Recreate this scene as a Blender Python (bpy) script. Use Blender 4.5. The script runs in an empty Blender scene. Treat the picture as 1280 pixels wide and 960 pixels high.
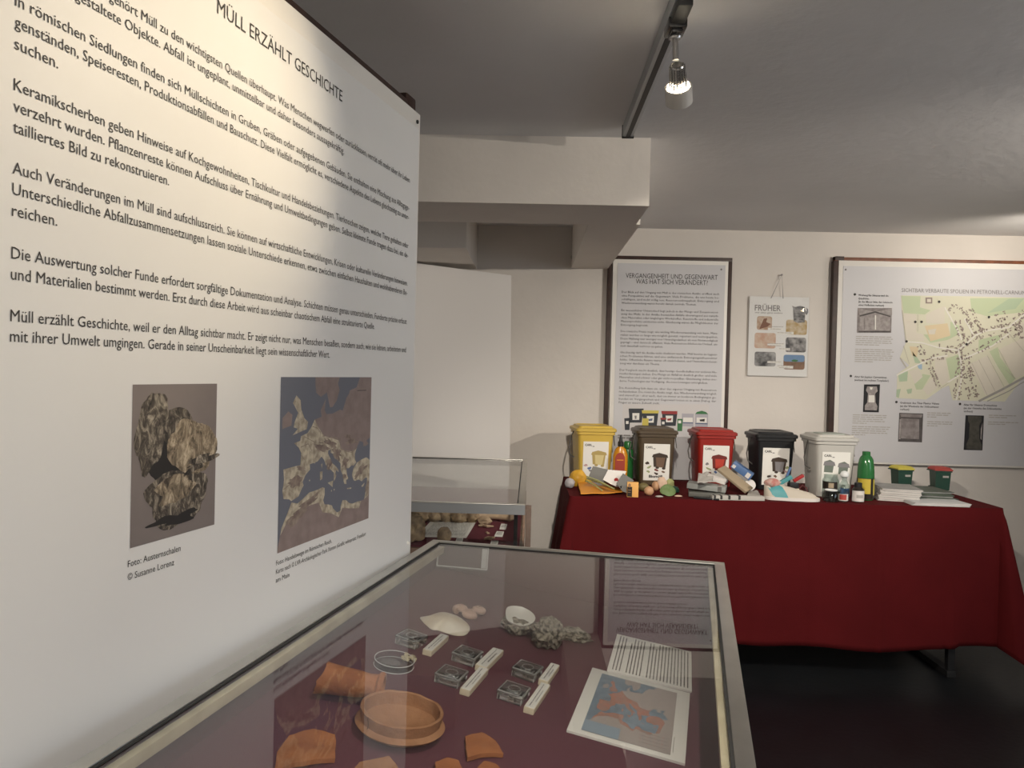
import bpy, bmesh, math, random
from mathutils import Vector, Matrix, noise
from mathutils.geometry import tessellate_polygon
PI = math.pi
R = math.radians
scn = bpy.context.scene
col = scn.collection

# ------------------------------------------------------------------ camera
FPX, CAMZ = 960.0, 1.30
ROLL, PITCH, YAW = R(1.426), R(-0.8536), R(-1.4014)
_fw = Vector((math.sin(YAW)*math.cos(PITCH), math.cos(YAW)*math.cos(PITCH), math.sin(PITCH)))
_rt = Vector((math.cos(YAW), -math.sin(YAW), 0)); _up = _rt.cross(_fw)
_rt2 = _rt*math.cos(ROLL) + _up*math.sin(ROLL); _up2 = -_rt*math.sin(ROLL) + _up*math.cos(ROLL)
cam = bpy.data.cameras.new('camera'); cam_o = bpy.data.objects.new('camera', cam); col.objects.link(cam_o)
cam.sensor_width = 36; cam.lens = 36*FPX/1280; cam.clip_start = .01
cam_o.matrix_world = Matrix(((_rt2.x, _up2.x, -_fw.x, 0), (_rt2.y, _up2.y, -_fw.y, 0), (_rt2.z, _up2.z, -_fw.z, CAMZ), (0, 0, 0, 1)))
scn.camera = cam_o
CAM = Vector((0, 0, CAMZ))
def ray(x, y): return _rt2*(x-640) - _up2*(y-480) + _fw*FPX
def at_z(x, y, z):                     # photo point -> point on a level surface of height z
    d = ray(x, y); return CAM + d*((z-CAMZ)/d.z)
def at_y(x, y, Y):                     # photo point -> point on a wall plane
    d = ray(x, y); return CAM + d*(Y/d.y)

# ------------------------------------------------------------------ world, exposure, big lights
scn.view_settings.view_transform = 'Standard'; scn.view_settings.look = 'None'
scn.view_settings.gamma = 1; scn.view_settings.exposure = 0.55; scn.view_settings.use_curve_mapping = False
w = bpy.data.worlds.new('world'); scn.world = w; w.use_nodes = True
w.node_tree.nodes['Background'].inputs[0].default_value = (.75, .85, 1, 1)
w.node_tree.nodes['Background'].inputs[1].default_value = .5
DAY_POWER, REAR_FILL_POWER, SPOT = 10, 42, 1.0
WARM = (1, .90, .77)
def area(name, loc, aim, sx, sy, power, color):
    l = bpy.data.lights.new(name, 'AREA'); l.shape = 'RECTANGLE'; l.size = sx; l.size_y = sy; l.energy = power; l.color = color
    o = bpy.data.objects.new(name, l); col.objects.link(o); o.location = loc
    o.rotation_euler = (Vector(aim)-Vector(loc)).to_track_quat('-Z', 'Y').to_euler(); return o
area('daylight_window', (3.42, 1.1, 1.42), (0, 1.5, 1.1), 1.3, .95, DAY_POWER, (.72, .84, 1))

# ------------------------------------------------------------------ materials
MATS = {}
def mat(name, c, rough=.6, metal=0, var=0, vscale=20, bump=0, bscale=60, c2=None, emit=None, spec=.5, trans=0):
    if name in MATS: return MATS[name]
    m = bpy.data.materials.new(name); m.use_nodes = True; MATS[name] = m
    nt = m.node_tree; b = nt.nodes['Principled BSDF']
    b.inputs['Base Color'].default_value = (*c, 1); b.inputs['Roughness'].default_value = rough
    b.inputs['Metallic'].default_value = metal; b.inputs['Specular IOR Level'].default_value = spec
    if trans: b.inputs['Transmission Weight'].default_value = trans
    if emit: b.inputs['Emission Color'].default_value = (*emit[0], 1); b.inputs['Emission Strength'].default_value = emit[1]
    if var or c2 or bump:
        tc = nt.nodes.new('ShaderNodeTexCoord')
    if var or c2:
        n = nt.nodes.new('ShaderNodeTexNoise'); n.inputs['Scale'].default_value = vscale; n.inputs['Detail'].default_value = 5
        r = nt.nodes.new('ShaderNodeValToRGB'); d = c2 or tuple(max(0, x*(1-var)) for x in c)
        r.color_ramp.elements[0].color = (*d, 1); r.color_ramp.elements[1].color = (*c, 1)
        r.color_ramp.elements[0].position = .35; r.color_ramp.elements[1].position = .65
        nt.links.new(tc.outputs['Object'], n.inputs['Vector']); nt.links.new(n.outputs['Fac'], r.inputs['Fac'])
        nt.links.new(r.outputs['Color'], b.inputs['Base Color'])
    if bump:
        n2 = nt.nodes.new('ShaderNodeTexNoise'); n2.inputs['Scale'].default_value = bscale; n2.inputs['Detail'].default_value = 4
        bp = nt.nodes.new('ShaderNodeBump'); bp.inputs['Strength'].default_value = bump; bp.inputs['Distance'].default_value = .01
        nt.links.new(tc.outputs['Object'], n2.inputs['Vector']); nt.links.new(n2.outputs['Fac'], bp.inputs['Height'])
        nt.links.new(bp.outputs['Normal'], b.inputs['Normal'])
    return m
def glass(name, tint=(.94, .96, .95), ior=1.5, rough=0.0):
    if name in MATS: return MATS[name]
    m = bpy.data.materials.new(name); m.use_nodes = True; MATS[name] = m
    nt = m.node_tree; nt.nodes.clear()
    o = nt.nodes.new('ShaderNodeOutputMaterial'); mx = nt.nodes.new('ShaderNodeMixShader')
    t = nt.nodes.new('ShaderNodeBsdfTransparent'); t.inputs[0].default_value = (*tint, 1)
    g = nt.nodes.new('ShaderNodeBsdfGlossy'); g.inputs['Roughness'].default_value = rough
    # thin-pane reflectance, even from both sides of the sheet
    lw = nt.nodes.new('ShaderNodeFresnel'); lw.inputs['IOR'].default_value = ior
    ge = nt.nodes.new('ShaderNodeNewGeometry'); iv = nt.nodes.new('ShaderNodeMath'); iv.operation = 'DIVIDE'; iv.inputs[0].default_value = ior
    pw = nt.nodes.new('ShaderNodeMath'); pw.operation = 'MULTIPLY_ADD'
    pw.inputs[1].default_value = 1/ior - ior; pw.inputs[2].default_value = ior      # ior outside, 1/ior on back faces -> flipped back by the node
    nt.links.new(ge.outputs['Backfacing'], pw.inputs[0])
    sq = nt.nodes.new('ShaderNodeMath'); sq.operation = 'MAXIMUM'; sq.inputs[1].default_value = 1.0/ior
    nt.links.new(pw.outputs[0], sq.inputs[0]); nt.links.new(sq.outputs[0], lw.inputs['IOR'])
    nt.links.new(lw.outputs[0], mx.inputs[0]); nt.links.new(t.outputs[0], mx.inputs[1]); nt.links.new(g.outputs[0], mx.inputs[2])
    nt.links.new(mx.outputs[0], o.inputs[0]); return m

mat('wall_paint', (.74, .70, .655), .9, var=.06, vscale=3, bump=.12, bscale=30)
mat('ceiling_paint', (.80, .79, .79), .95, var=.06, vscale=2, bump=.15, bscale=25)
mat('beam_paint', (.80, .755, .70), .9, var=.05, vscale=4, bump=.1, bscale=30)
mat('floor_lino', (.0065, .008, .0105), .38, var=.3, vscale=6, bump=.06, bscale=40)
mat('board_white', (.80, .78, .74), .45)
mat('sheet_white', (.76, .76, .75), .5)
mat('poster_grey', (.60, .60, .625), .5)
mat('paper', (.80, .79, .75), .7)
mat('brown_wood', (.045, .018, .012), .5, var=.4, vscale=30)
mat('red_wood', (.23, .075, .03), .5, var=.4, vscale=30)
mat('ink', (.035, .033, .033), .7)
mat('ink_black', (.008, .008, .008), .7)
mat('ink_grey', (.22, .21, .21), .7)
mat('ink_pale', (.42, .40, .37), .7)
mat('alu', (.62, .61, .57), .32, 1, var=.1, vscale=15)
mat('alu_dull', (.42, .44, .46), .45, .6)
mat('steel', (.45, .44, .43), .3, 1)
mat('black', (.012, .012, .013), .5)
mat('black_gloss', (.012, .012, .014), .25)
mat('dark_seal', (.03, .03, .03), .7)
mat('pale_strip', (.68, .62, .44), .6, c2=(.45, .38, .24), vscale=14)
mat('lining', (.125, .036, .056), .9, var=.15, vscale=200, bump=.15, bscale=500)
mat('wine_lining', (.12, .013, .028), .9, var=.15, vscale=200)
mat('cloth_red', (.086, .0060, .0075), .9, var=.12, vscale=5, bump=.12, bscale=350, spec=.12)
mat('case_wood', (.26, .17, .12), .6, var=.3, vscale=12)
mat('terracotta', (.44, .165, .06), .8, c2=(.31, .105, .035), vscale=25, bump=.3, bscale=90)
mat('terracotta_pale', (.40, .20, .10), .85, c2=(.30, .135, .06), vscale=30, bump=.3, bscale=90)
mat('shell_white', (.88, .83, .72), .35, c2=(.74, .62, .45), vscale=18)
mat('shell_pearl', (.72, .71, .66), .3, var=.15, vscale=25)
mat('shell_rough', (.46, .42, .34), .7, c2=(.055, .048, .04), vscale=120, bump=1, bscale=140)
mat('shell_pink', (.62, .44, .37), .6, c2=(.50, .33, .26), vscale=40)
mat('shell_tan', (.45, .33, .20), .7, c2=(.20, .14, .09), vscale=40, bump=.5, bscale=70)
mat('bone', (.50, .36, .24), .7, var=.3, vscale=40)
glass('case_glass', (.985, .992, .988), 1.62)
glass('sleeve_film', (.985, .985, .985), 1.35)
glass('acrylic', (.93, .94, .94), 1.6)
glass('bottle_glass', (.90, .93, .92), 1.5)
mat('clear_plastic', (.97, .98, .98), .02, spec=.5, trans=1)
mat('cream_block', (.78, .70, .52), .6)
for nm, c in dict(yellow=(.62, .43, .075), umber=(.085, .060, .036), red=(.30, .018, .012), coal=(.011, .012, .014), chalk=(.50, .49, .46)).items():
    mat('bin_'+nm, c, .38, bump=.03, bscale=80)
mat('lid_grey', (.36, .40, .36), .45)
mat('wire', (.07, .065, .06), .5, .2)

# ------------------------------------------------------------------ mesh builder
class MB:
    def __init__(self): self.bm = bmesh.new(); self.mats = []; self.M = Matrix()
    def mi(self, m):
        m = MATS[m] if isinstance(m, str) else m
        if m not in self.mats: self.mats.append(m)
        return self.mats.index(m)
    def add(self, vs, fs, m, sm=False):
        i = self.mi(m); bv = [self.bm.verts.new(self.M @ Vector(v)) for v in vs]; out = []
        for f in fs:
            try: q = self.bm.faces.new([bv[k] for k in f])
            except ValueError: continue
            q.material_index = i; q.smooth = sm; out.append(q)
        return bv, out
    def box(self, x0, x1, y0, y1, z0, z1, m, bev=0):
        vs = [(x, y, z) for x in (x0, x1) for y in (y0, y1) for z in (z0, z1)]
        fs = [(0, 1, 3, 2), (4, 6, 7, 5), (0, 4, 5, 1), (2, 3, 7, 6), (0, 2, 6, 4), (1, 5, 7, 3)]
        bv, q = self.add(vs, fs, m)
        if bev:
            es = list({e for f in q for e in f.edges})
            r = bmesh.ops.bevel(self.bm, geom=es, offset=bev, segments=2, profile=.6, affect='EDGES')
            i = self.mi(m)
            for f in r['faces']: f.material_index = i
    def loft(self, rings, m, cap=(True, True), closed=True, sm=True):
        n = len(rings[0]); vs = [p for r in rings for p in r]; fs = []
        for a in range(len(rings)-1):
            for k in range(n if closed else n-1):
                k2 = (k+1) % n; fs.append((a*n+k, a*n+k2, (a+1)*n+k2, (a+1)*n+k))
        if cap[0]: fs.append(tuple(range(n))[::-1])
        if cap[1]: fs.append(tuple((len(rings)-1)*n+k for k in range(n)))
        return self.add(vs, fs, m, sm)
    def lathe(self, prof, m, n=24, c=(0, 0, 0), cap=(True, True), jag=0, arc=2*PI):
        full = abs(arc-2*PI) < 1e-6
        rings = [[(c[0]+r*math.cos(arc*k/n), c[1]+r*math.sin(arc*k/n), c[2]+z) for k in range(n if full else n+1)] for r, z in prof]
        return self.loft(rings, m, cap if full else (False, False), full)
    def tube(self, pts, r, m, n=8, cap=True):
        pts = [Vector(p) for p in pts]; rings = []
        rr = r if isinstance(r, (list, tuple)) else [r]*len(pts); u = None
        for i, p in enumerate(pts):
            t = (pts[min(i+1, len(pts)-1)]-pts[max(i-1, 0)]).normalized()
            if u is None: u = t.orthogonal().normalized()
            u = (u - t*u.dot(t)).normalized(); v = t.cross(u)
            rings.append([p + (u*math.cos(2*PI*k/n)+v*math.sin(2*PI*k/n))*rr[i] for k in range(n)])
        return self.loft(rings, m, (cap, cap))
    def blob(self, c, rad, m, nz=0, ns=3, sub=3, seed=0, flat=None, rz=0):
        tmp = bmesh.new(); bmesh.ops.create_icosphere(tmp, subdivisions=sub, radius=1)
        vs = []; c = Vector(c); rot = Matrix.Rotation(rz, 3, 'Z')
        for v in tmp.verts:
            p = v.co.copy()
            k = 1 + nz*noise.fractal(p*ns+Vector((seed*7.3, seed*3.1, 0)), 1, 2, 3)
            q = rot @ Vector((p.x*rad[0]*k, p.y*rad[1]*k, p.z*rad[2]*k))
            if flat is not None: q.z = max(q.z, flat)
            vs.append(c+q)
        tmp.verts.index_update(); fs = [[v.index for v in f.verts] for f in tmp.faces]; tmp.free()
        self.add(vs, fs, m, True)
    def prism(self, pts, z0, z1, m, sm=False):
        n = len(pts); vs = [(x, y, z0) for x, y in pts]+[(x, y, z1) for x, y in pts]
        fs = [(k, (k+1) % n, n+(k+1) % n, n+k) for k in range(n)]
        tri = tessellate_polygon([[Vector((x, y, 0)) for x, y in pts]])
        fs += [tuple(t) for t in tri]+[tuple(n+k for k in t) for t in tri]
        self.add(vs, fs, m, sm)
    # flat print in the local XZ plane, facing -Y, lifted off by "off"
    def fp(self, pts, m, off):
        n = len(pts); tri = tessellate_polygon([[Vector((x, z, 0)) for x, z in pts]])
        vs = [(x, -off, z) for x, z in pts]; fs = []
        for t in tri:
            a, b, c = [Vector((pts[k][0], pts[k][1])) for k in t]
            fs.append(tuple(t) if (b-a).x*(c-a).y-(b-a).y*(c-a).x > 0 else tuple(t)[::-1])
        self.add(vs, fs, m)
    def fr(self, x0, z0, x1, z1, m, off): self.fp([(x0, z0), (x1, z0), (x1, z1), (x0, z1)], m, off)
    def fe(self, x, z, rx, rz, m, off, n=14): self.fp([(x+rx*math.cos(2*PI*k/n), z+rz*math.sin(2*PI*k/n)) for k in range(n)], m, off)
    def fl(self, pts, wd, m, off):
        for (x0, z0), (x1, z1) in zip(pts, pts[1:]):
            d = Vector((x1-x0, z1-z0)); L = d.length or 1e-9; nx, nz = -d.y/L*wd/2, d.x/L*wd/2
            self.fp([(x0+nx, z0+nz), (x0-nx, z0-nz), (x1-nx, z1-nz), (x1+nx, z1+nz)], m, off)
    def dashes(self, x0, x1, z, h, m, off, rng):
        x = x0
        while x < x1-h:
            L = min(h*rng.uniform(2, 7), x1-x); self.fr(x, z, x+L, z+h*.75, m, off); x += L+h*.7
    def text(self, s, x0, z, x1, cap, m, off, bold=0, align=None, res=2):
        cu = bpy.data.curves.new('lettering', 'FONT'); cu.body = s; cu.size = 1; cu.resolution_u = res; cu.fill_mode = 'FRONT'
        if bold: cu.offset = bold
        o = bpy.data.objects.new('lettering', cu); col.objects.link(o)
        dg = bpy.context.evaluated_depsgraph_get(); dg.update()
        me = bpy.data.meshes.new_from_object(o.evaluated_get(dg))
        if len(me.vertices):
            xs = [v.co.x for v in me.vertices]; a, b = min(xs), max(xs); k = cap/.70
            sx = (x1-x0)/(b-a) if x1 is not None else k
            self.add([(x0+(v.co.x-a)*sx, -off, z+v.co.y*k) for v in me.vertices], [tuple(p.vertices) for p in me.polygons], m)
        bpy.data.objects.remove(o); bpy.data.curves.remove(cu); bpy.data.meshes.remove(me)
    def build(self, name, parent=None, loc=None, rz=0, label=None, sharp=40, norm=True):
        if norm: bmesh.ops.recalc_face_normals(self.bm, faces=self.bm.faces)
        me = bpy.data.meshes.new(name); self.bm.to_mesh(me); self.bm.free()
        for m in self.mats: me.materials.append(m)
        me.set_sharp_from_angle(angle=R(sharp))
        o = bpy.data.objects.new(name, me); col.objects.link(o)
        if parent: o.parent = parent
        if loc is not None: o.location = loc
        o.rotation_euler = (0, 0, rz)
        if label: o['label'] = label
        return o
def tag(o, label, cat, group=None, kind=None):
    o['label'] = label; o['category'] = cat
    if group: o['group'] = group
    if kind: o['kind'] = kind
    return o
def thing(name, label, cat, loc=(0, 0, 0), rz=0, group=None):
    o = bpy.data.objects.new(name, None); col.objects.link(o); o.location = loc; o.rotation_euler = (0, 0, rz); o.empty_display_size = .05
    return tag(o, label, cat, group)
def struct(name, mb):
    o = mb.build(name); o['kind'] = 'structure'; return o
def copy_thing(root, loc, rz, label, group=None):
    r = root.copy(); col.objects.link(r); r.location = loc; r.rotation_euler = (0, 0, rz); r['label'] = label
    if group: r['group'] = group
    for ch in list(root.children):
        c = ch.copy(); col.objects.link(c); c.parent = r
        for g in list(ch.children):
            d = g.copy(); col.objects.link(d); d.parent = c
    return r

# ------------------------------------------------------------------ room
CEIL, WY, XL, XR, YR = 2.10, 4.20, -1.75, 3.3, -2.6
b = MB(); b.box(XL-.1, XR+.1, YR-.1, WY+.1, -.08, 0, 'floor_lino'); struct('floor', b)
b = MB(); b.box(XL-.1, XR+.1, YR-.1, WY+.1, CEIL, CEIL+.1, 'ceiling_paint'); struct('ceiling', b)
b = MB(); b.box(XL-.1, XR+.1, WY, WY+.1, 0, CEIL, 'wall_paint'); struct('wall_back', b)
b = MB(); b.box(XL-.1, XL, YR, WY, 0, CEIL, 'wall_paint'); struct('wall_left', b)
b = MB(); b.box(XL-.1, XR+.1, YR-.1, YR, 0, CEIL, 'wall_paint'); struct('wall_rear', b)
b = MB()
b.box(XR, XR+.1, YR, .4, 0, CEIL, 'wall_paint'); b.box(XR, XR+.1, 1.8, WY, 0, CEIL, 'wall_paint')
b.box(XR, XR+.1, .4, 1.8, 0, .9, 'wall_paint'); b.box(XR, XR+.1, .4, 1.8, 1.92, CEIL, 'wall_paint'); struct('wall_right', b)
b = MB()
for y0, y1, z0, z1 in ((.4, 1.8, .9, .95), (.4, 1.8, 1.87, 1.92), (.4, .45, .95, 1.87), (1.75, 1.8, .95, 1.87), (1.08, 1.12, .95, 1.87)):
    b.box(XR+.02, XR+.07, y0, y1, z0, z1, 'board_white', .004)
wf = struct('window_1', b)
b = MB(); b.box(XR+.042, XR+.048, .45, 1.75, .95, 1.87, 'case_glass'); b.build('window_pane', wf)
b = MB()
b.box(-1.75, .383, 2.605, 2.95, 1.872, CEIL, 'beam_paint'); b.box(.205, .402, 2.95, WY, 1.876, CEIL, 'beam_paint'); struct('trim_1', b)
b = MB(); b.box(-1.75, -.31, 3.50, WY, 1.86, CEIL, 'beam_paint'); struct('trim_2', b)

# ------------------------------------------------------------------ large left text panel
PA = R(14.445); P0 = (-.268, 1.761, 0)
pn = thing('text_board', 'large white freestanding text panel with dark wooden edge, left behind the near glass case', 'display board', P0, PI/2-PA)
PW = 1.092
b = MB(); b.box(-PW, 0, 0, .012, .30, 1.884, 'board_white', .0015); b.build('board', pn)
b = MB()
b.box(-PW-.004, 0, .0125, .035, 1.845, 1.906, 'brown_wood', .004); b.box(-PW-.004, 0, .0125, .035, .30, .35, 'brown_wood', .004)
b.box(-PW-.004, -PW+.04, .012, .036, 0, 1.9, 'brown_wood', .004); b.box(-.042, -.002, .012, .036, 0, 1.905, 'brown_wood', .004)
b.box(-.05, .004, .0125, .042, 1.88, 1.921, 'brown_wood', .006)
b.build('wooden_frame', pn)
for x in (-PW+.018, -.022):
    b = MB(); b.box(x-.025, x+.025, -.10, .22, 0, .03, 'brown_wood', .004); b.build('foot', pn)
b = MB(); b.box(-PW+.006, -.010, -.0016, -.0002, .32, 1.848, 'sheet_white'); b.build('printed_sheet', pn)
for z, ms in ((1.862, 'dark_seal'), (.905, 'paper')):
    b = MB(); b.M = Matrix.Translation((-.020, -.001, z)) @ Matrix.Rotation(PI/2, 4, 'X')
    b.lathe([(.0045, 0), (.0045, .002), (.003, .003), (.0022, .0015)], ms, 12); b.build('screw', pn)
OFF = .0022
b = MB(); b.text('MÜLL ERZÄHLT GESCHICHTE', -.724, 1.787, -.368, .0205, 'ink', OFF); b.build('title_text', pn)
UL, UR_ = -1.034, -.056
PAR = [
 [(1.7155, 'e gehört Müll zu den wichtigsten Quellen überhaupt. Was Menschen wegwerfen oder zurücklassen, verrät oft mehr über ihr Leben', -.926, UR_),
  (1.6945, 't gestaltete Objekte. Abfall ist ungeplant, unmittelbar und daher besonders aussagekräftig.', -.972, -.357)],
 [(1.654, 'In römischen Siedlungen finden sich Müllschichten in Gruben, Gräben oder aufgegebenen Gebäuden. Sie enthalten eine Mischung aus Alltagsge-', UL, UR_),
  (1.633, 'genständen, Speiseresten, Produktionsabfällen und Bauschutt. Diese Vielfalt ermöglicht es, verschiedene Aspekte des Lebens gleichzeitig zu unter-', UL, UR_),
  (1.611, 'suchen.', UL, -.982)],
 [(1.570, 'Keramikscherben geben Hinweise auf Kochgewohnheiten, Tischkultur und Handelsbeziehungen. Tierknochen zeigen, welche Tiere gehalten oder', UL, UR_),
  (1.549, 'verzehrt wurden. Pflanzenreste können Aufschluss über Ernährung und Umweltbedingungen geben. Selbst kleinste Funde tragen dazu bei, ein de-', UL, UR_),
  (1.528, 'tailliertes Bild zu rekonstruieren.', UL, -.812)],
 [(1.487, 'Auch Veränderungen im Müll sind aufschlussreich. Sie können auf wirtschaftliche Entwicklungen, Krisen oder kulturelle Veränderungen hinweisen.', UL, UR_),
  (1.466, 'Unterschiedliche Abfallzusammensetzungen lassen soziale Unterschiede erkennen, etwa zwischen einfachen Haushalten und wohlhabenderen Be-', UL, UR_),
  (1.4445, 'reichen.', UL, -.980)],
 [(1.402, 'Die Auswertung solcher Funde erfordert sorgfältige Dokumentation und Analyse. Schichten müssen genau unterschieden, Fundorte präzise erfasst', UL, UR_),
  (1.381, 'und Materialien bestimmt werden. Erst durch diese Arbeit wird aus scheinbar chaotischem Abfall eine strukturierte Quelle.', UL, -.215)],
 [(1.339, 'Müll erzählt Geschichte, weil er den Alltag sichtbar macht. Er zeigt nicht nur, was Menschen besaßen, sondern auch, wie sie lebten, arbeiteten und', UL, UR_),
  (1.3185, 'mit ihrer Umwelt umgingen. Gerade in seiner Unscheinbarkeit liegt sein wissenschaftlicher Wert.', UL, -.394)]]
for par in PAR:
    b = MB()
    for z, s, x0, x1 in par: b.text(s, x0, z, x1, .0122, 'ink', OFF)
    b.build('text_block', pn)
b = MB()
b.text('Foto: Austernschalen', -.871, 1.052, -.778, .0082, 'ink', OFF); b.text('© Susanne Lorenz', -.871, 1.036, -.790, .0082, 'ink', OFF)
b.build('caption', pn)
b = MB()
b.text('Foto: Handelswege im Römischen Reich,', -.552, .979, -.372, .0078, 'ink', OFF)
b.text('Karte nach © LVR-Archäologischer Park Xanten (Grafik: wikopreist, Frankfurt', -.552, .965, -.234, .0078, 'ink', OFF)
b.text('am Main', -.552, .951, -.512, .0078, 'ink', OFF); b.build('caption', pn)
# oyster photograph on the panel
mat('print_grey', (.25, .215, .20), .6, c2=(.17, .145, .14), vscale=4)
def shellprint(name, ramp, sc, ang, dist=9):
    m = mat(name, ramp[-1], .6); nt = m.node_tree; b_ = nt.nodes['Principled BSDF']
    tc = nt.nodes.new('ShaderNodeTexCoord'); mp_ = nt.nodes.new('ShaderNodeMapping'); mp_.inputs['Rotation'].default_value = (0, ang, 0); mp_.inputs['Scale'].default_value = (1, 1, .55)
    wv = nt.nodes.new('ShaderNodeTexNoise'); wv.inputs['Scale'].default_value = sc; wv.inputs['Detail'].default_value = 9; wv.inputs['Roughness'].default_value = .72; wv.inputs['Distortion'].default_value = 1.6
    cr = nt.nodes.new('ShaderNodeValToRGB'); e = cr.color_ramp.elements; e[0].position = .36; e[0].color = (*ramp[0], 1); e[1].position = .66; e[1].color = (*ramp[2], 1); q = e.new(.5); q.color = (*ramp[1], 1)
    nt.links.new(tc.outputs['Object'], mp_.inputs[0]); nt.links.new(mp_.outputs[0], wv.inputs['Vector']); nt.links.new(wv.outputs['Fac'], cr.inputs['Fac']); nt.links.new(cr.outputs['Color'], b_.inputs['Base Color'])
shellprint('print_oyster', ((.018, .016, .014), (.085, .07, .055), (.42, .37, .29)), 75, .5)
shellprint('print_oyster_light', ((.05, .04, .03), (.24, .19, .13), (.58, .49, .36)), 62, -.6)
mat('print_dark', (.02, .018, .017), .6)
b = MB(); x0, x1, z0, z1 = -.868, -.709, 1.0745, 1.274
b.fr(x0, z0, x1, z1, 'print_grey', .0021)
def nat(cx, cz, rx, rz, seed, rot=0, n=40, k=.18):
    pts = []
    for i in range(n):
        a = 2*PI*i/n; q = 1+k*noise.noise(Vector((math.cos(a)*1.7+seed, math.sin(a)*1.7, seed*.7)))+.06*noise.noise(Vector((math.cos(a)*6+seed, math.sin(a)*6, 3)))
        x, z = rx*q*math.cos(a), rz*q*math.sin(a); pts.append((cx+x*math.cos(rot)-z*math.sin(rot), cz+x*math.sin(rot)+z*math.cos(rot)))
    return pts
b.fp(nat(-.800, 1.185, .045, .045, 9), 'print_dark', .00225); b.fp(nat(-.79, 1.22, .03, .025, 4), 'print_oyster', .0023)
b.fp(nat(-.836, 1.213, .026, .050, 1, -.22, 60, .25), 'print_oyster', .0024); b.fp(nat(-.759, 1.190, .049, .034, 2, -.25, 60, .25), 'print_oyster_light', .0025)
b.fp(nat(-.745, 1.166, .034, .008, 5, .2, 40, .8), 'print_oyster', .0026)
b.fp(nat(-.786, 1.125, .056, .038, 3, 0, 60, .3), 'print_oyster', .0025); b.fp(nat(-.790, 1.136, .034, .018, 7, .2, 50, .5), 'print_oyster_light', .0026)
b.fp(nat(-.786, 1.097, .040, .007, 8, .05, 40, .9), 'print_dark', .00265)
b.build('oyster_picture', pn, norm=False)

# Europe outline (degrees)
COAST = [(10.6, 57.6), (8, 55), (8.5, 53.5), (5, 53), (3.5, 51.5), (1.6, 50.2), (-1.5, 49.7), (-1.8, 48.7), (-4.7, 48.4), (-2.5, 47.3), (-1.2, 46), (-1.5, 43.4), (-4, 43.4), (-9.2, 43.2), (-8.8, 41), (-9.4, 38.7), (-8.9, 37), (-6.3, 36.6), (-5.4, 36.1), (-2.1, 36.7), (-.5, 38.3), (.2, 38.8), (-.3, 39.6), (1, 41), (3.2, 42), (3, 43.2), (5, 43.3), (7, 43.5), (8.9, 44.4), (10.3, 43.5), (11.2, 42.3), (12.3, 41.7), (14.2, 40.8), (15.7, 40), (15.8, 38), (16.5, 38.4), (17.1, 39.2), (16.6, 39.8), (16.9, 40.5), (18.4, 39.9), (18, 40.7), (16, 41.8), (14, 42.6), (13.5, 43.6), (12.3, 44.8), (12.4, 45.5), (13.7, 45.7), (13.7, 44.9), (15, 44.5), (16.3, 43.5), (18.5, 42.4), (19.4, 41.8), (19.4, 40.4), (20.7, 39), (21.4, 38.3), (21.3, 37.5), (21.8, 36.7), (23.1, 36.5), (22.8, 37.5), (24, 37.7), (23.2, 39), (22.8, 40.5), (24, 40.2), (26, 40.8), (27.2, 40.6), (28.8, 41.3), (28, 42), (27.7, 43.4), (29, 45)]
EAST = [(30.7, 46.5), (33, 46), (33, 45), (35, 45), (36.5, 45.4), (35, 46.3), (38, 47), (39, 47.2), (37.5, 45), (39, 44), (41.5, 42), (41.3, 41.5), (38, 41), (36, 41.7), (35, 42), (32, 41.7), (29.3, 41.2), (27, 39.8), (26.3, 38.3), (27.3, 37), (28.3, 36.7), (30.6, 36.8), (32.5, 36.1), (34.6, 36.8), (36, 36.7), (35.8, 35), (35, 33), (34.3, 31.3)]
AFR = [(32.5, 31.2), (30, 31.3), (27, 31.2), (25, 31.6), (23, 32.6), (21, 32.8), (20, 31.5), (20, 30.5), (18, 30.3), (15.5, 31.7), (15, 32.4), (13, 32.9), (11, 33.2), (10.2, 34.2), (11, 35.5), (10.8, 37), (9.7, 37.3), (7, 37), (3, 36.9), (0, 35.9), (-2.5, 35.2), (-5.3, 35.8), (-6.5, 34.3), (-9.5, 31), (-10, 29.5)]
BALT = [(28, 60), (24, 59.3), (23.5, 58.5), (22, 57.5), (21, 56), (20, 54.5), (18.5, 54.8), (14.3, 54), (11, 54), (10, 55)]
LAND = COAST+EAST+AFR+[(-14, 27), (-14, 20), (50, 20), (50, 66), (30, 66)]+BALT
ISL = [[(-5.5, 50.1), (1.3, 51.1), (1.7, 52.7), (0, 53.5), (-1.6, 55.5), (-2, 57.5), (-4, 58.6), (-5.5, 57), (-3, 54.8), (-4.5, 53), (-5, 51.8), (-3, 51.4)],
       [(12.5, 38), (15.5, 38.2), (15.1, 36.7)], [(8.3, 41), (9.6, 41), (9.5, 39.2), (8.4, 39)], [(8.7, 42.6), (9.5, 42.8), (9.3, 41.5)], [(23.5, 35.5), (26.2, 35.3), (26, 35), (23.6, 35.2)], [(32.4, 35), (34.5, 35.6), (33.8, 34.8), (32.8, 34.6)]]
IRE = [(-6, 52.2), (-10, 51.7), (-10, 54), (-7.5, 55.3), (-5.6, 54.5)]
SCAN = [(11, 59), (12.8, 55.5), (14.3, 55.5), (16.5, 57), (18, 59.5), (17, 61), (18, 66), (5, 66), (5, 61), (5.5, 59), (8, 58)]
EMP = COAST[3:]+[(26, 44.2), (20, 45), (18, 47.5), (13, 48.5), (10, 49), (8, 50.4), (6, 52)]
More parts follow.
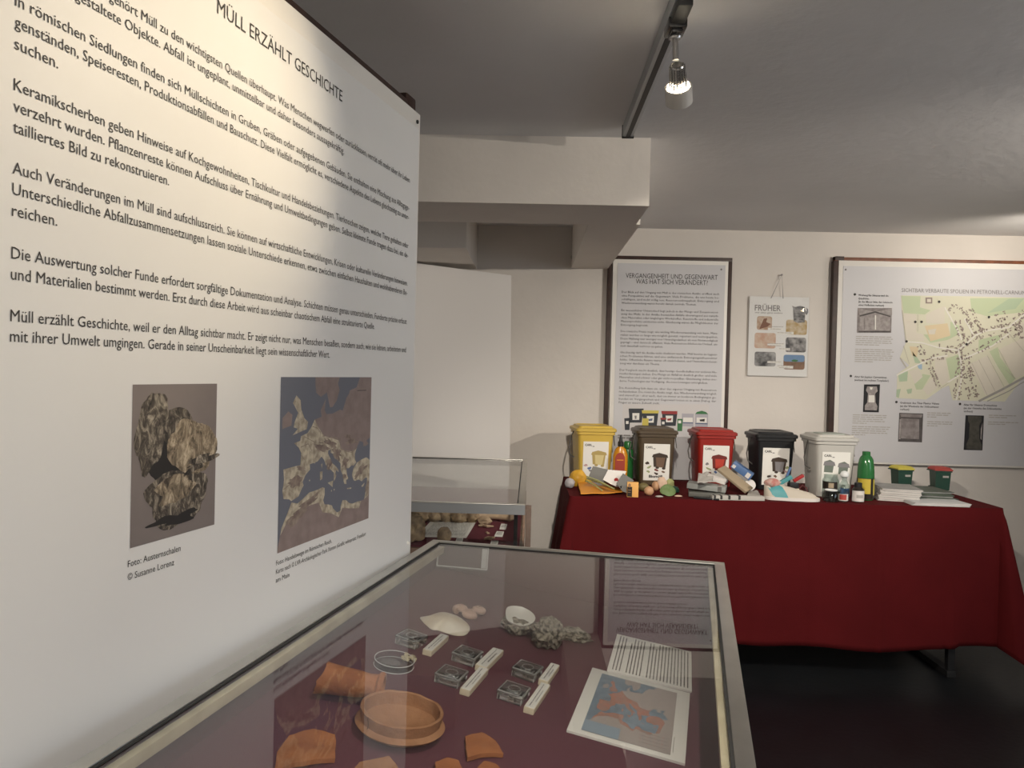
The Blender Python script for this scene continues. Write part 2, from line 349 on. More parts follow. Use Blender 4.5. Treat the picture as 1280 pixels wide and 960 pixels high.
AEMP = [(27, 39.8), (26.3, 38.3), (27.3, 37), (28.3, 36.7), (30.6, 36.8), (32.5, 36.1), (34.6, 36.8), (36, 36.7), (35.8, 35), (35, 33), (34.3, 31.3), (37, 32), (38.5, 36.5), (40, 39), (38, 41), (36, 41.7), (35, 42), (32, 41.7), (29.3, 41.2)]
FEMP = AFR+[(-7, 32), (0, 34), (8, 34), (10, 31.5), (15, 30.5), (19, 29), (21, 31), (25, 30.3), (31, 29.5)]
def europe(b, x0, z0, x1, z1, lon0, lon1, lat0, lat1, sea, land, emp, off, step=.00015, marks=None):
    def pj(p):
        u = min(1, max(0, (p[0]-lon0)/(lon1-lon0))); v = min(1, max(0, (p[1]-lat0)/(lat1-lat0))); return (x0+u*(x1-x0), z0+v*(z1-z0))
    def pp(L, m, o):
        q = []
        for p in map(pj, L):
            if not q or (abs(p[0]-q[-1][0])+abs(p[1]-q[-1][1])) > 1e-6: q.append(p)
        b.fp(q, m, o)
    b.fr(x0, z0, x1, z1, sea, off); pp(LAND, land, off+step); pp(SCAN, land, off+step); pp(IRE, land, off+step)
    for L in ISL: pp(L, emp, off+step)
    pp(EMP, emp, off+2*step); pp(AEMP, marks or emp, off+2*step); pp(FEMP, marks or emp, off+2*step)
    return pj
mat('print_sea', (.15, .16, .195), .6); mat('print_land', (.29, .225, .21), .6, var=.2, vscale=40)
mat('print_empire', (.58, .52, .40), .6, c2=(.30, .25, .19), vscale=95); mat('print_hill', (.17, .125, .11), .6, c2=(.33, .27, .22), vscale=70)
b = MB(); pj = europe(b, -.549, .998, -.224, 1.2835, -11, 37.5, 26, 62.5, 'print_sea', 'print_land', 'print_empire', .0021)
rng = random.Random(4)
for lon, lat, rx, rz in ((9, 46.5, .022, .007), (14, 47, .022, .007), (-4, 40, .020, .010), (-1, 42.6, .014, .004), (17, 44.5, .017, .011), (22, 42, .012, .016), (31, 38.7, .026, .011), (2, 34.5, .04, .008), (-4, 32, .03, .010), (36, 34, .006, .02), (25, 46.5, .02, .006), (23, 48, .012, .004), (13, 42.5, .008, .012), (22, 38.5, .006, .006)):
    x, z = pj((lon, lat)); b.fp(nat(x, z, rx, rz*.75, lon+lat, rng.uniform(-.4, .4), 44, .95), 'print_hill', .0025)
for L in (((4, 51.5), (6.5, 51), (8, 50), (7.6, 47.6), (9.5, 47.5)), ((10, 48.4), (13, 48.5), (16.5, 48.2), (19, 47.7), (19, 45.5), (22.5, 44.5), (26, 44), (29, 45)), ((4.8, 43.5), (4.8, 45.8), (5, 48)), ((-1, 45.5), (1, 44), (1.5, 43)), ((-9, 39), (-6, 39.8), (-2, 40.5)), ((-1.5, 47.3), (2, 47.8), (4, 46)), ((0, 49.5), (2.4, 48.8), (5, 48))):
    b.fl([pj(p) for p in L], .0012, 'print_hill', .00255)
b.fl([(-.285, 1.2575), (-.247, 1.2575)], .0012, 'print_dark', .0026)
for lon, lat in ((12.5, 41.9), (14.5, 35.9), (5.4, 43.3), (23.7, 38), (10.3, 36.8), (3, 39.6), (30, 31.2), (16, 36)): 
    x, z = pj((lon, lat)); b.fe(x, z, .0016, .0016, 'print_empire', .0027, 8)
b.build('trade_route_map', pn, norm=False)

# ------------------------------------------------------------------ poster VERGANGENHEIT on the back wall
PY = 4.176
pv = thing('text_poster', 'tall framed poster headed VERGANGENHEIT UND GEGENWART on the back wall', 'poster', (0, PY, 0))
def wx(px, py, Y=PY): q = at_y(px, py, Y); return (q.x, q.z)
b = MB(); b.box(.428, 1.046, -.010, .004, .70, 1.926, 'board_white', .001); b.build('board', pv)
b = MB(); b.box(.40, 1.068, -.006, .024, 1.924, 1.946, 'brown_wood', .002); b.box(.400, .424, -.006, .024, .70, 1.924, 'brown_wood', .002); b.box(1.046, 1.068, -.006, .024, .70, 1.924, 'brown_wood', .002); b.build('wooden_frame', pv)
b = MB(); b.box(.452, 1.03, -.0118, -.0102, .712, 1.905, 'poster_grey'); b.build('printed_sheet', pv)
b = MB(); b.M = Matrix.Translation((1.008, -.0118, 1.882)) @ Matrix.Rotation(PI/2, 4, 'X'); b.lathe([(.005, 0), (.005, .002), (.003, .003)], 'ink_grey', 12); b.build('screw', pv)
O2 = .0124
b = MB(); b.text('VERGANGENHEIT UND GEGENWART', .497, 1.826, .990, .026, 'ink', O2); b.text('WAS HAT SICH VERÄNDERT?', .552, 1.796, .938, .026, 'ink', O2); b.build('title_text', pv)
PT = [[
 'Der Blick auf den Umgang mit Müll in der römischen Antike eröffnet auch', 'eine Perspektive auf die Gegenwart. Viele Probleme, die uns heute be-', 'schäftigen, sind nicht völlig neu: Ressourcenknappheit, Entsorgung und', ('Wiederverwendung waren bereits damals zentrale Themen.', .77)],
 ['Ein wesentlicher Unterschied liegt jedoch in der Menge und Zusammenset-', 'zung des Mülls. In der Antike bestanden Abfälle überwiegend aus natürli-', 'chen Materialien oder langlebigen Werkstoffen. Kunststoffe und industrielle', 'Massenprodukte existierten nicht. Gleichzeitig waren die Möglichkeiten der', ('Entsorgung begrenzt.', .28)],
 ['Die römische Praxis zeigt, wie wichtig Wiederverwendung sein kann. Mate-', 'rialien wurden so lange wie möglich genutzt, repariert und weitergegeben.', 'Diese Haltung war weniger von Umweltgedanken als von Notwendigkeit', 'geprägt – und dennoch effizient. Viele Ressourcen blieben im Umlauf, an-', ('statt dauerhaft verloren zu gehen.', .44)],
 ['Gleichzeitig darf die Antike nicht idealisiert werden. Müll konnte zu hygieni-', 'schen Problemen führen, und eine umfassende Entsorgungsinfrastruktur', 'fehlte. Öffentliche Räume waren oft stark belastet, und Umweltverschmut-', ('zung war durchaus ein Thema.', .41)],
 ['Der Vergleich macht deutlich, dass heutige Gesellschaften vor anderen He-', 'rausforderungen stehen. Die Menge an Abfall ist deutlich größer, und viele', 'Materialien sind schwer oder gar nicht recycelbar. Gleichzeitig stehen mo-', ('derne Technologien zur Verfügung, die neue Lösungen ermöglichen.', .91)],
 ['Die Ausstellung lädt dazu ein, über den eigenen Umgang mit Ressourcen', 'nachzudenken. Die römische Antike zeigt, dass Wiederverwendung möglich', 'und sinnvoll ist – aber auch, dass sie immer an konkrete Bedingungen ge-', 'bunden ist. Vergangenheit und Gegenwart treten so in einen Dialog, der', ('Fragen an unsere Zukunft stellt.', .42)]]
zs = (1.7445, 1.646, 1.533, 1.419, 1.324, 1.227)
for z, par in zip(zs, PT):
    b = MB()
    for i, s in enumerate(par):
        k = 1
        if isinstance(s, tuple): s, k = s
        b.text(s, .478, z-i*.0197, .478+.522*k, .0112, 'ink_black', O2, res=1)
    b.build('text_block', pv)
# picture of waste containers at its foot
for nm, c in dict(d_black=(.03, .035, .045), d_yellow=(.60, .50, .10), d_red=(.30, .03, .03), d_green=(.04, .17, .06), d_lilac=(.42, .41, .46), d_blue=(.10, .13, .22), d_bg=(.62, .60, .60)).items(): mat(nm, c, .6)
def cp(cx, cy): return wx(760+cx/7.387, 420+cy/7.387, PY-.0124)
b = MB(); b.fp([cp(140, 630), cp(935, 630), cp(925, 850), cp(125, 870)], 'd_bg', .0123)
def cq(pts, m, o): b.fp([cp(*p) for p in pts], m, o)
cq([(190, 670), (330, 670), (310, 800), (200, 800)], 'd_black', .0126); cq([(225, 712), (290, 712), (288, 775), (226, 775)], 'paper', .0128); cq([(150, 760), (205, 755), (198, 868), (156, 868)], 'd_black', .0126); cq([(165, 785), (190, 785), (190, 812), (165, 812)], 'paper', .0128)
cq([(245, 735), (265, 735), (262, 765), (248, 765)], 'ink_grey', .0130); cq([(318, 708), (465, 708), (448, 850), (328, 850)], 'd_black', .0126); cq([(312, 685), (470, 688), (468, 714), (316, 714)], 'd_yellow', .0128); cq([(358, 738), (425, 738), (422, 800), (360, 800)], 'paper', .0128); cq([(372, 768), (412, 760), (408, 782), (378, 786)], 'd_blue', .0130)
cq([(318, 760), (375, 760), (370, 890), (312, 890)], 'd_yellow', .0131); cq([(498, 712), (640, 712), (625, 830), (510, 830)], 'd_black', .0126); cq([(492, 692), (640, 694), (640, 722), (496, 720)], 'd_red', .0128); cq([(532, 735), (600, 735), (598, 796), (535, 796)], 'paper', .0129); cq([(545, 765), (588, 758), (580, 780), (550, 782)], 'd_red', .0130)
cq([(488, 765), (535, 765), (530, 880), (490, 880)], 'd_black', .0131); cq([(484, 755), (538, 755), (538, 772), (484, 772)], 'd_red', .0132); cq([(498, 790), (522, 790), (522, 815), (498, 815)], 'paper', .0133); cq([(640, 765), (690, 765), (684, 878), (640, 878)], 'd_green', .0128); cq([(648, 780), (675, 780), (675, 806), (648, 806)], 'paper', .0130)
cq([(682, 715), (792, 718), (788, 838), (682, 832)], 'd_lilac', .0126); cq([(694, 752), (782, 754), (782, 796), (694, 794)], 'paper', .0128); cq([(690, 797), (786, 799), (786, 808), (690, 806)], 'd_blue', .0128)
cq([(805, 720), (820, 702), (865, 690), (905, 702), (925, 722), (920, 842), (805, 838)], 'd_lilac', .0126); cq([(805, 720), (820, 702), (865, 690), (905, 702), (925, 722)], 'd_green', .0128); cq([(818, 752), (912, 754), (912, 802), (818, 800)], 'paper', .0128); cq([(845, 772), (895, 765), (890, 790), (850, 788)], 'ink', .0130); cq([(806, 803), (920, 806), (920, 816), (806, 812)], 'd_blue', .0129)
b.build('container_picture', pv, norm=False)
b = MB(); rng = random.Random(3)
x, z = wx(758, 544); b.dashes(x+.06, x+.18, z, .008, 'ink_grey', O2, rng); b.dashes(x+.06, x+.15, z-.014, .008, 'ink_grey', O2, rng); b.build('caption', pv, norm=False)

# ------------------------------------------------------------------ laminated poster FRÜHER
fh = thing('laminated_poster', 'small laminated poster headed FRÜHER hanging by string from a nail', 'poster', (0, 4.186, 0))
b = MB(); b.box(1.170, 1.488, -.0015, .0015, 1.316, 1.744, 'sheet_white'); b.build('sheet', fh)
b = MB(); b.box(1.166, 1.494, -.004, -.0035, 1.310, 1.750, 'sleeve_film'); b.build('plastic_sleeve', fh)
b = MB(); b.tube([(1.283, -.005, 1.735), (1.336, -.008, 1.862), (1.348, -.005, 1.735)], .0016, 'ink_grey', 6); b.build('hanging_string', fh)
b = MB(); b.M = Matrix.Translation((1.336, .014, 1.862)) @ Matrix.Rotation(PI/2, 4, 'X'); b.lathe([(.002, 0), (.002, .02), (.005, .021), (.005, .024)], 'ink_grey', 10); b.build('nail', fh)
def fc(cx, cy): return wx(930+cx/6.857, 340+cy/6.857, 4.184)
b = MB(); x, z = fc(92, 330); x2, _ = fc(315, 330); b.text('FRÜHER', x, z, x2, .031, 'ink_grey', .0021, bold=.012)
b.build('title_text', fh); b = MB(); x, z = fc(92, 352); x2, _ = fc(330, 352); b.text('war alles ganz anders', x, z, x2, .0075, 'ink_grey', .0021, bold=.01); b.build('subtitle_text', fh)
rng = random.Random(8)
for cx, cy, L in ((225, 470, 110), (225, 490, 90), (285, 522, 130), (200, 615, 140), (200, 632, 120), (300, 660, 95), (200, 770, 115), (285, 806, 135), (300, 822, 90)):
    b = MB(); x, z = fc(cx, cy); x2, _ = fc(cx+L, cy); b.dashes(x, x2, z, .004, 'ink_pale', .0032, rng); b.build('text_line', fh, norm=False)
mat('f_sepia', (.42, .26, .17), .6, c2=(.62, .52, .42), vscale=30); mat('f_gold', (.45, .31, .12), .6, c2=(.66, .58, .46), vscale=28); mat('f_pink', (.56, .35, .26), .6, c2=(.66, .56, .46), vscale=26)
mat('f_bw', (.05, .05, .055), .6, c2=(.42, .41, .41), vscale=30); mat('f_bw2', (.025, .025, .03), .6, c2=(.40, .40, .40), vscale=22); mat('f_sky', (.16, .28, .46), .6); mat('f_field', (.27, .15, .09), .6, var=.3, vscale=40); mat('f_brown', (.22, .10, .06), .6)
def rr(a, c, m, o, rad=.012):
    (x0, z1), (x1, z0) = fc(*a), fc(*c); pts = []
    for cx, cz, a0 in ((x1-rad, z1-rad, 0), (x0+rad, z1-rad, 90), (x0+rad, z0+rad, 180), (x1-rad, z0+rad, 270)):
        for k in range(5): pts.append((cx+rad*math.cos(R(a0+k*22.5)), cz+rad*math.sin(R(a0+k*22.5))))
    b.fp(pts, m, o)
for a, c, m in (((112, 378), (238, 498), 'f_sepia'), ((362, 408), (538, 540), 'f_gold'), ((92, 520), (270, 656), 'f_pink'), ((358, 560), (530, 690), 'f_bw'), ((92, 682), (270, 810), 'f_bw2'), ((340, 708), (518, 838), 'f_field')):
    b = MB(); rr(a, c, m, .0021)
    if m == 'f_field':
        rr((340, 708), (518, 772), 'f_sky', .0023); x, z = fc(435, 760); b.fe(x, z, .018, .006, 'd_green', .0025)
    if m == 'f_sepia': b.fp([fc(130, 490), fc(170, 400), (fc(200, 395)), fc(190, 430), fc(230, 445), fc(200, 470)], 'f_brown', .0023)
    b.build('picture', fh, norm=False)
b = MB()   # old metal mug picture
b.fp([fc(*p) for p in ((412, 290), (420, 310), (425, 420), (455, 436), (520, 432), (525, 350), (535, 372), (550, 345), (548, 320), (535, 305), (540, 335), (526, 330), (520, 300), (480, 290), (440, 300))], 'f_bw', .0024)
for k in range(5): x, z = fc(430, 320+k*24); x2, _ = fc(515, 320); b.fl([(x, z), (x2, z-.002)], .003, 'f_bw2', .0027)
b.build('mug_picture', fh, norm=False)
for a, c in (((205, 478), (335, 500)), ((280, 512), (425, 534)), ((200, 612), (340, 634)), ((290, 650), (395, 672)), ((200, 762), (318, 782)), ((285, 800), (420, 828))): 
    b = MB(); (x0, z1), (x1, z0) = fc(*a), fc(*c); b.fr(x0, z0, x1, z1, 'paper', .0029); b.build('caption_strip', fh, norm=False)

# ------------------------------------------------------------------ map poster
MY = 4.172
pm = thing('map_poster', 'wide framed poster with a village map headed SICHTBAR VERBAUTE SPOLIEN, right on the back wall', 'poster', (0, MY, 0))
b = MB(); b.box(1.632, 2.84, -.010, .006, .858, 1.944, 'board_white', .001); b.build('board', pm)
b = MB(); b.box(1.612, 2.86, -.008, .028, 1.942, 1.962, 'red_wood', .002); b.build('frame_rail', pm, label='reddish brown top rail')
b = MB(); b.box(1.606, 1.634, -.008, .028, .86, 1.942, 'brown_wood', .002); b.box(1.612, 1.66, -.010, .028, 1.9445, 1.966, 'brown_wood', .002); b.build('wooden_frame', pm); b = MB(); b.box(2.838, 2.86, -.008, .028, .86, 1.942, 'brown_wood', .002); b.build('wooden_frame', pm)
b = MB(); b.box(1.656, 2.83, -.0118, -.0102, .868, 1.915, 'poster_grey'); b.build('printed_sheet', pm)
def mc(cx, cy): return wx(1110+cx/5.647, 340+cy/5.647, MY-.0124)      # photo point on the map
def mpx(px, py): return wx(px, py, MY-.0124)
for nm, c in dict(m_base=(.69, .68, .54), m_field=(.70, .66, .57), m_field2=(.72, .60, .40), m_green=(.53, .61, .41), m_green2=(.44, .55, .39), m_road=(.80, .78, .72), m_house=(.30, .24, .22), m_rail=(.38, .37, .35), m_blue=(.35, .48, .62), m_line=(.50, .47, .40)).items(): mat(nm, c, .7)
b = MB()
def mp(pts, m, o): b.fp([mc(*p) for p in pts], m, o)
mp([(92, 165), (600, 172), (1150, 185), (1150, 660), (950, 748), (825, 915), (640, 910), (455, 905), (430, 800), (380, 822), (270, 900), (60, 890), (65, 720), (150, 660), (85, 600), (125, 500), (95, 260)], 'm_base', .0124)
GR = [[(580, 185), (960, 183), (1150, 190), (1150, 262), (880, 292), (700, 312), (590, 280)], [(95, 168), (230, 172), (225, 250), (300, 270), (260, 300), (110, 290)], [(410, 610), (505, 580), (510, 720), (440, 760)], [(715, 560), (775, 530), (790, 600), (900, 750), (860, 800), (770, 660)], [(185, 790), (245, 720), (300, 730), (240, 830), (200, 830)], [(640, 480), (800, 440), (780, 500), (640, 560)], [(250, 440), (300, 500), (420, 480), (500, 440), (500, 380), (440, 350), (440, 450)], [(1000, 560), (1150, 480), (1150, 560), (1040, 640)]]
for g in GR: mp(g, 'm_green', .0126)
for g in ([(70, 720), (140, 700), (135, 770), (80, 775)], [(60, 830), (90, 825), (75, 890), (58, 880)], [(130, 830), (170, 822), (165, 855), (140, 860)], [(190, 640), (240, 650), (170, 560)], [(850, 190), (960, 188), (900, 260), (700, 290)]): mp(g, 'm_green2', .0128)
for g in ([(108, 290), (200, 300), (200, 430), (250, 440), (255, 490), (130, 480)], [(268, 305), (340, 262), (400, 240), (398, 368), (270, 360)], [(330, 610), (405, 600), (430, 770), (380, 800), (330, 720)], [(575, 650), (700, 590), (830, 850), (690, 872)], [(785, 545), (960, 460), (1150, 420), (1150, 640), (900, 750)], [(150, 700), (215, 680), (245, 740), (190, 790)], [(245, 830), (320, 740), (350, 815), (280, 870)], [(900, 380), (1000, 330), (1000, 420), (930, 470)]): mp(g, 'm_field', .0127)
mp([(258, 380), (420, 362), (440, 450), (300, 490)], 'm_field2', .0128); mp([(150, 525), (215, 530), (205, 600), (170, 590)], 'm_field2', .0128); mp([(205, 655), (240, 650), (240, 690), (215, 680)], 'm_blue', .0129); mp([(280, 410), (340, 400), (330, 440), (290, 440)], 'm_field', .013)
RD = [[(128, 492), (240, 500), (350, 532), (490, 552), (560, 500), (620, 445), (690, 415), (850, 392), (960, 300), (1150, 205)], [(515, 620), (640, 565), (740, 520), (860, 430)], [(495, 552), (515, 640), (520, 720), (510, 800), (480, 905)], [(60, 730), (210, 655), (300, 610), (420, 590)], [(420, 780), (500, 730)], [(400, 250), (440, 320), (490, 410), (520, 480)], [(540, 330), (600, 440)]]
for r_ in RD: b.fl([mc(*p) for p in r_], .0075, 'm_road', .0132)
b.fl([mc(*p) for p in ((640, 912), (800, 832), (950, 750), (1150, 640))], .012, 'm_rail', .0131); b.fl([mc(*p) for p in ((700, 912), (850, 842), (950, 780), (1150, 680))], .005, 'm_rail', .0131)
b.fl([mc(*p) for p in ((100, 270), (128, 492))], .0035, 'm_line', .0133); b.fl([mc(*p) for p in ((85, 605), (130, 675))], .006, 'm_line', .0133)
for p in (((590, 640), (700, 870)), ((640, 620), (760, 850)), ((700, 590), (830, 830)), ((780, 545), (890, 750)), ((830, 690), (900, 755)), ((290, 640), (360, 820)), ((850, 430), (960, 560)), ((370, 820), (430, 780)), ((110, 520), (150, 650)), ((210, 300), (210, 420))): b.fl([mc(*q) for q in p], .0022, 'm_line', .0133)
rng = random.Random(11)
def houses(p0, p1, n, spread, o=.0135):
    for k in range(n):
        t = rng.random(); x = p0[0]+(p1[0]-p0[0])*t; y = p0[1]+(p1[1]-p0[1])*t
        dx, dy = p1[0]-p0[0], p1[1]-p0[1]; L = math.hypot(dx, dy); s = rng.choice((-1, 1))*rng.uniform(8, spread)
        x += -dy/L*s; y += dx/L*s; a = math.atan2(dy, dx)+rng.choice((0, PI/2)); l, wd = rng.uniform(4, 8.5), rng.uniform(2.5, 4.5)
        ca, sa = math.cos(a), math.sin(a)
        b.fp([mc(x+ca*u-sa*v, y+sa*u+ca*v) for u, v in ((-l, -wd), (-l, wd), (l, wd), (l, -wd))], 'm_house', o+.00003*(k % 5))
for p0, p1, n, s in (((490, 552), (620, 445), 34, 24), ((620, 445), (850, 392), 46, 34), ((850, 392), (960, 300), 26, 30), ((515, 620), (860, 430), 44, 20), ((495, 552), (515, 640), 20, 24), ((540, 640), (600, 890), 90, 42), ((515, 640), (480, 905), 44, 30), ((490, 340), (520, 480), 34, 26), ((560, 270), (640, 430), 60, 40), ((350, 532), (490, 552), 22, 22), ((300, 610), (420, 590), 16, 20), ((290, 650), (360, 815), 30, 14), ((220, 520), (250, 590), 14, 20), ((440, 240), (540, 300), 16, 30), ((760, 330), (840, 300), 18, 30), ((900, 360), (960, 460), 30, 26), ((960, 300), (1150, 205), 40, 34), ((240, 640), (300, 620), 8, 16), ((870, 440), (950, 400), 16, 30)): houses(p0, p1, n, s)
for g in ([(265, 180), (312, 180), (312, 222), (265, 222)],): 
    mp(g, 'm_house', .0134)
    mp([(275, 190), (302, 190), (302, 213), (275, 213)], 'm_field', .0140)
for cx, cy in ((130, 490), (192, 352), (236, 352), (360, 210), (711, 318), (553, 509)): x, z = mc(cx, cy); b.fe(x, z, .0068, .0068, 'ink', .0145, 10)
b.build('village_map', pm, norm=False)
b = MB(); x, z = mpx(1127, 365); b.text('SICHTBAR VERBAUTE SPOLIEN IN PETRONELL-CARNUNTUM', x, z, x+.705, .021, 'ink_grey', .0124); b.build('title_text', pm)
heads = [((1073, 369), ('Weihung für Silvanus und die', 'Quadriviae', '(in der Mauer links der Schmiede', 'eines Hofladens verbaut)'), 1116), ((1068, 471), ('Altar für Jupiter Carnuntinus', '(verbaut im rechten Torpfeiler)'), 1111), ((1125, 503.5), ('Grabstein des Titus Flavius Valens', '(an der Westseite der Schlossmauer', 'verbaut)'), 1174), ((1204.5, 506), ('Altar für Silvanus Domesticus', '(an der Ostseite des Schlossturms', 'verbaut)'), 1252)]
for (px, py), ls, pxe in heads:
    b = MB(); x, z = mpx(px-4.5, py-1); b.fe(x, z, .0068, .0068, 'ink', .0126, 10)
    for i, s in enumerate(ls):
        x, z = mpx(px, py+i*4.1+1); xe, _ = mpx(pxe, py); k = len(s)/max(map(len, ls)); b.text(s, x, z, x+(xe-x)*k, .0105, 'ink', .0126, bold=.012, res=1)
    b.build('heading', pm)
rng = random.Random(21)
def lines(px0, px1, py0, n, last=.6, dp=2.55):
    b = MB()
    for i in range(n):
        x, z = mpx(px0-i*.12, py0+i*dp+.6*0); xe, _ = mpx(px1, py0); b.dashes(x, x+(xe-x)*(last if i == n-1 else rng.uniform(.88, 1)), z, .0058, 'ink_pale', .0126, rng)
    b.build('text_block', pm, norm=False)
lines(1070, 1119, 421, 5); lines(1069, 1118, 437, 7, .5); lines(1066, 1110, 519, 5, .4); lines(1065, 1113, 533.5, 5, .35); lines(1159, 1190, 516.5, 3, .4); lines(1159, 1191, 527.5, 3, .4); lines(1236, 1272, 519.5, 2, .7); lines(1235, 1273, 528, 2, .6)
mat('stone_print', (.30, .27, .27), .7, c2=(.20, .175, .175), vscale=40); mat('stone_light', (.40, .37, .36), .7, c2=(.28, .25, .25), vscale=60); mat('stone_dark', (.10, .09, .09), .7, var=.3, vscale=50); mat('stone_black', (.012, .012, .016), .7); mat('stone_olive', (.085, .08, .065), .7, c2=(.05, .048, .04), vscale=45)
def pq(pts, m, o): b.fp([mpx(*p) for p in pts], m, o)
b = MB(); pq([(1072, 385), (1115, 385), (1114, 416), (1071, 416)], 'stone_print', .0124); pq([(1072, 385), (1094, 390), (1115, 385.5), (1115, 394), (1094, 389.5), (1075, 395)], 'stone_light', .0126); pq([(1075, 395), (1094, 390), (1113, 396), (1112, 414), (1074, 414)], 'stone_light', .0127); pq([(1074.5, 394), (1094, 389), (1113, 395), (1113, 396.5), (1094, 391), (1074.5, 396)], 'stone_dark', .0129); pq([(1073, 413.5), (1113, 413.5), (1113, 415.5), (1073, 415.5)], 'stone_dark', .0129); pq([(1093.6, 394), (1095, 394), (1095, 412), (1093.6, 412)], 'paper', .0129); pq([(1080, 397), (1081.4, 397), (1081, 412), (1079.6, 412)], 'stone_print', .0129); b.build('relief_picture', pm, norm=False)
b = MB(); pq([(1080, 480.5), (1100, 480.5), (1098.5, 515.5), (1078.7, 515)], 'stone_black', .0124); pq([(1084, 483), (1096, 483), (1097, 489), (1094, 492), (1094.5, 503), (1097, 508), (1096, 513), (1081, 512.5), (1081, 507), (1084, 503), (1085, 492), (1082.5, 488)], 'stone_light', .0126); pq([(1087, 484), (1091, 484), (1090, 487), (1088, 487)], 'paper', .0128); pq([(1086, 494), (1093, 494), (1093, 503), (1085.5, 503)], 'paper', .0128); b.build('altar_picture', pm, norm=False)
b = MB(); pq([(1124, 516), (1154, 517), (1152.5, 553), (1122.5, 552)], 'stone_dark', .0124); pq([(1126, 523), (1149, 524), (1149, 549), (1126, 548)], 'stone_print', .0126); pq([(1125, 517), (1153, 518), (1152, 522), (1126, 521)], 'stone_print', .0126); pq([(1124.5, 524), (1126.5, 524), (1125.5, 549), (1123.5, 549)], 'stone_light', .0128); b.build('gravestone_picture', pm, norm=False)
b = MB(); pq([(1207, 519), (1230, 519.5), (1228, 563), (1204.5, 562.5)], 'stone_black', .0124); pq([(1210, 520), (1227, 520.5), (1227, 526), (1224, 532), (1224, 548), (1227, 556), (1227, 562), (1208, 561), (1208, 555), (1211, 548), (1212, 530), (1210, 526)], 'stone_olive', .0126); pq([(1228.3, 528), (1227.3, 540), (1226.8, 550), (1225.5, 548), (1226, 536)], 'stone_light', .0128); b.build('altar_picture', pm, norm=False)
b = MB(); b.M = Matrix.Translation((1.668, -.0118, 1.895)) @ Matrix.Rotation(PI/2, 4, 'X'); b.lathe([(.005, 0), (.005, .002), (.003, .003)], 'ink_grey', 12); b.build('screw', pm)

# ------------------------------------------------------------------ white sheet leaning at the back left
b = MB(); plan = [(-1.15, 3.62), (-.95, 3.76), (-.75, 3.87), (-.58, 3.945), (-.42, 4.00), (-.28, 4.045), (-.19, 4.07), (-.118, 4.085)]
rows = []
for th in (0, .006):
    for k in range(25):
        v = k/24; r_ = []
        for i, (x, y) in enumerate(plan):
            top = 1.815+.035*max(0, min(1, (-.12-x)/.47)); z = v*top
            fold = 1.02+(x+.585)/.47*.17; d = max(0, fold-z)*.055
            r_.append((x+(.030*(1-v) if i == len(plan)-1 else 0), y+th-d+.01*math.sin(v*5+i), z))
        rows.append(r_)
n = len(plan); vs = [p for r_ in rows for p in r_]; fs = []
for s in (0, 25):
    for k in range(24):
        for i in range(n-1): a = (s+k)*n+i; fs.append((a, a+1, a+n+1, a+n))
for k in range(24):
    for i in (0, n-1): a = k*n+i; fs.append((a, a+n, a+n+25*n, a+25*n))
for i in range(n-1):
    fs.append((i, i+1, 25*n+i+1, 25*n+i)); a = 24*n+i; fs.append((a, a+1, a+1+25*n, a+25*n))
b.add(vs, fs, mat('white_sheet', (.78, .76, .74), .6), True)
tag(b.build('white_sheet', sharp=30), 'tall blank white sheet with a bent surface standing before the back wall', 'sheet')

b = MB(); b.M = Matrix.Translation((.213, 4.186, 1.935)) @ Matrix.Rotation(PI/2, 4, 'X')
b.tube([(.011*math.cos(2*PI*k/16), .011*math.sin(2*PI*k/16), 0) for k in range(17)], .003, 'steel', 6); b.tube([(0, .011, 0), (0, .011, -.013)], .003, 'steel', 6)
tag(b.build('ring_hook'), 'small metal ring hook on the wall beside the end of the beam', 'hook')

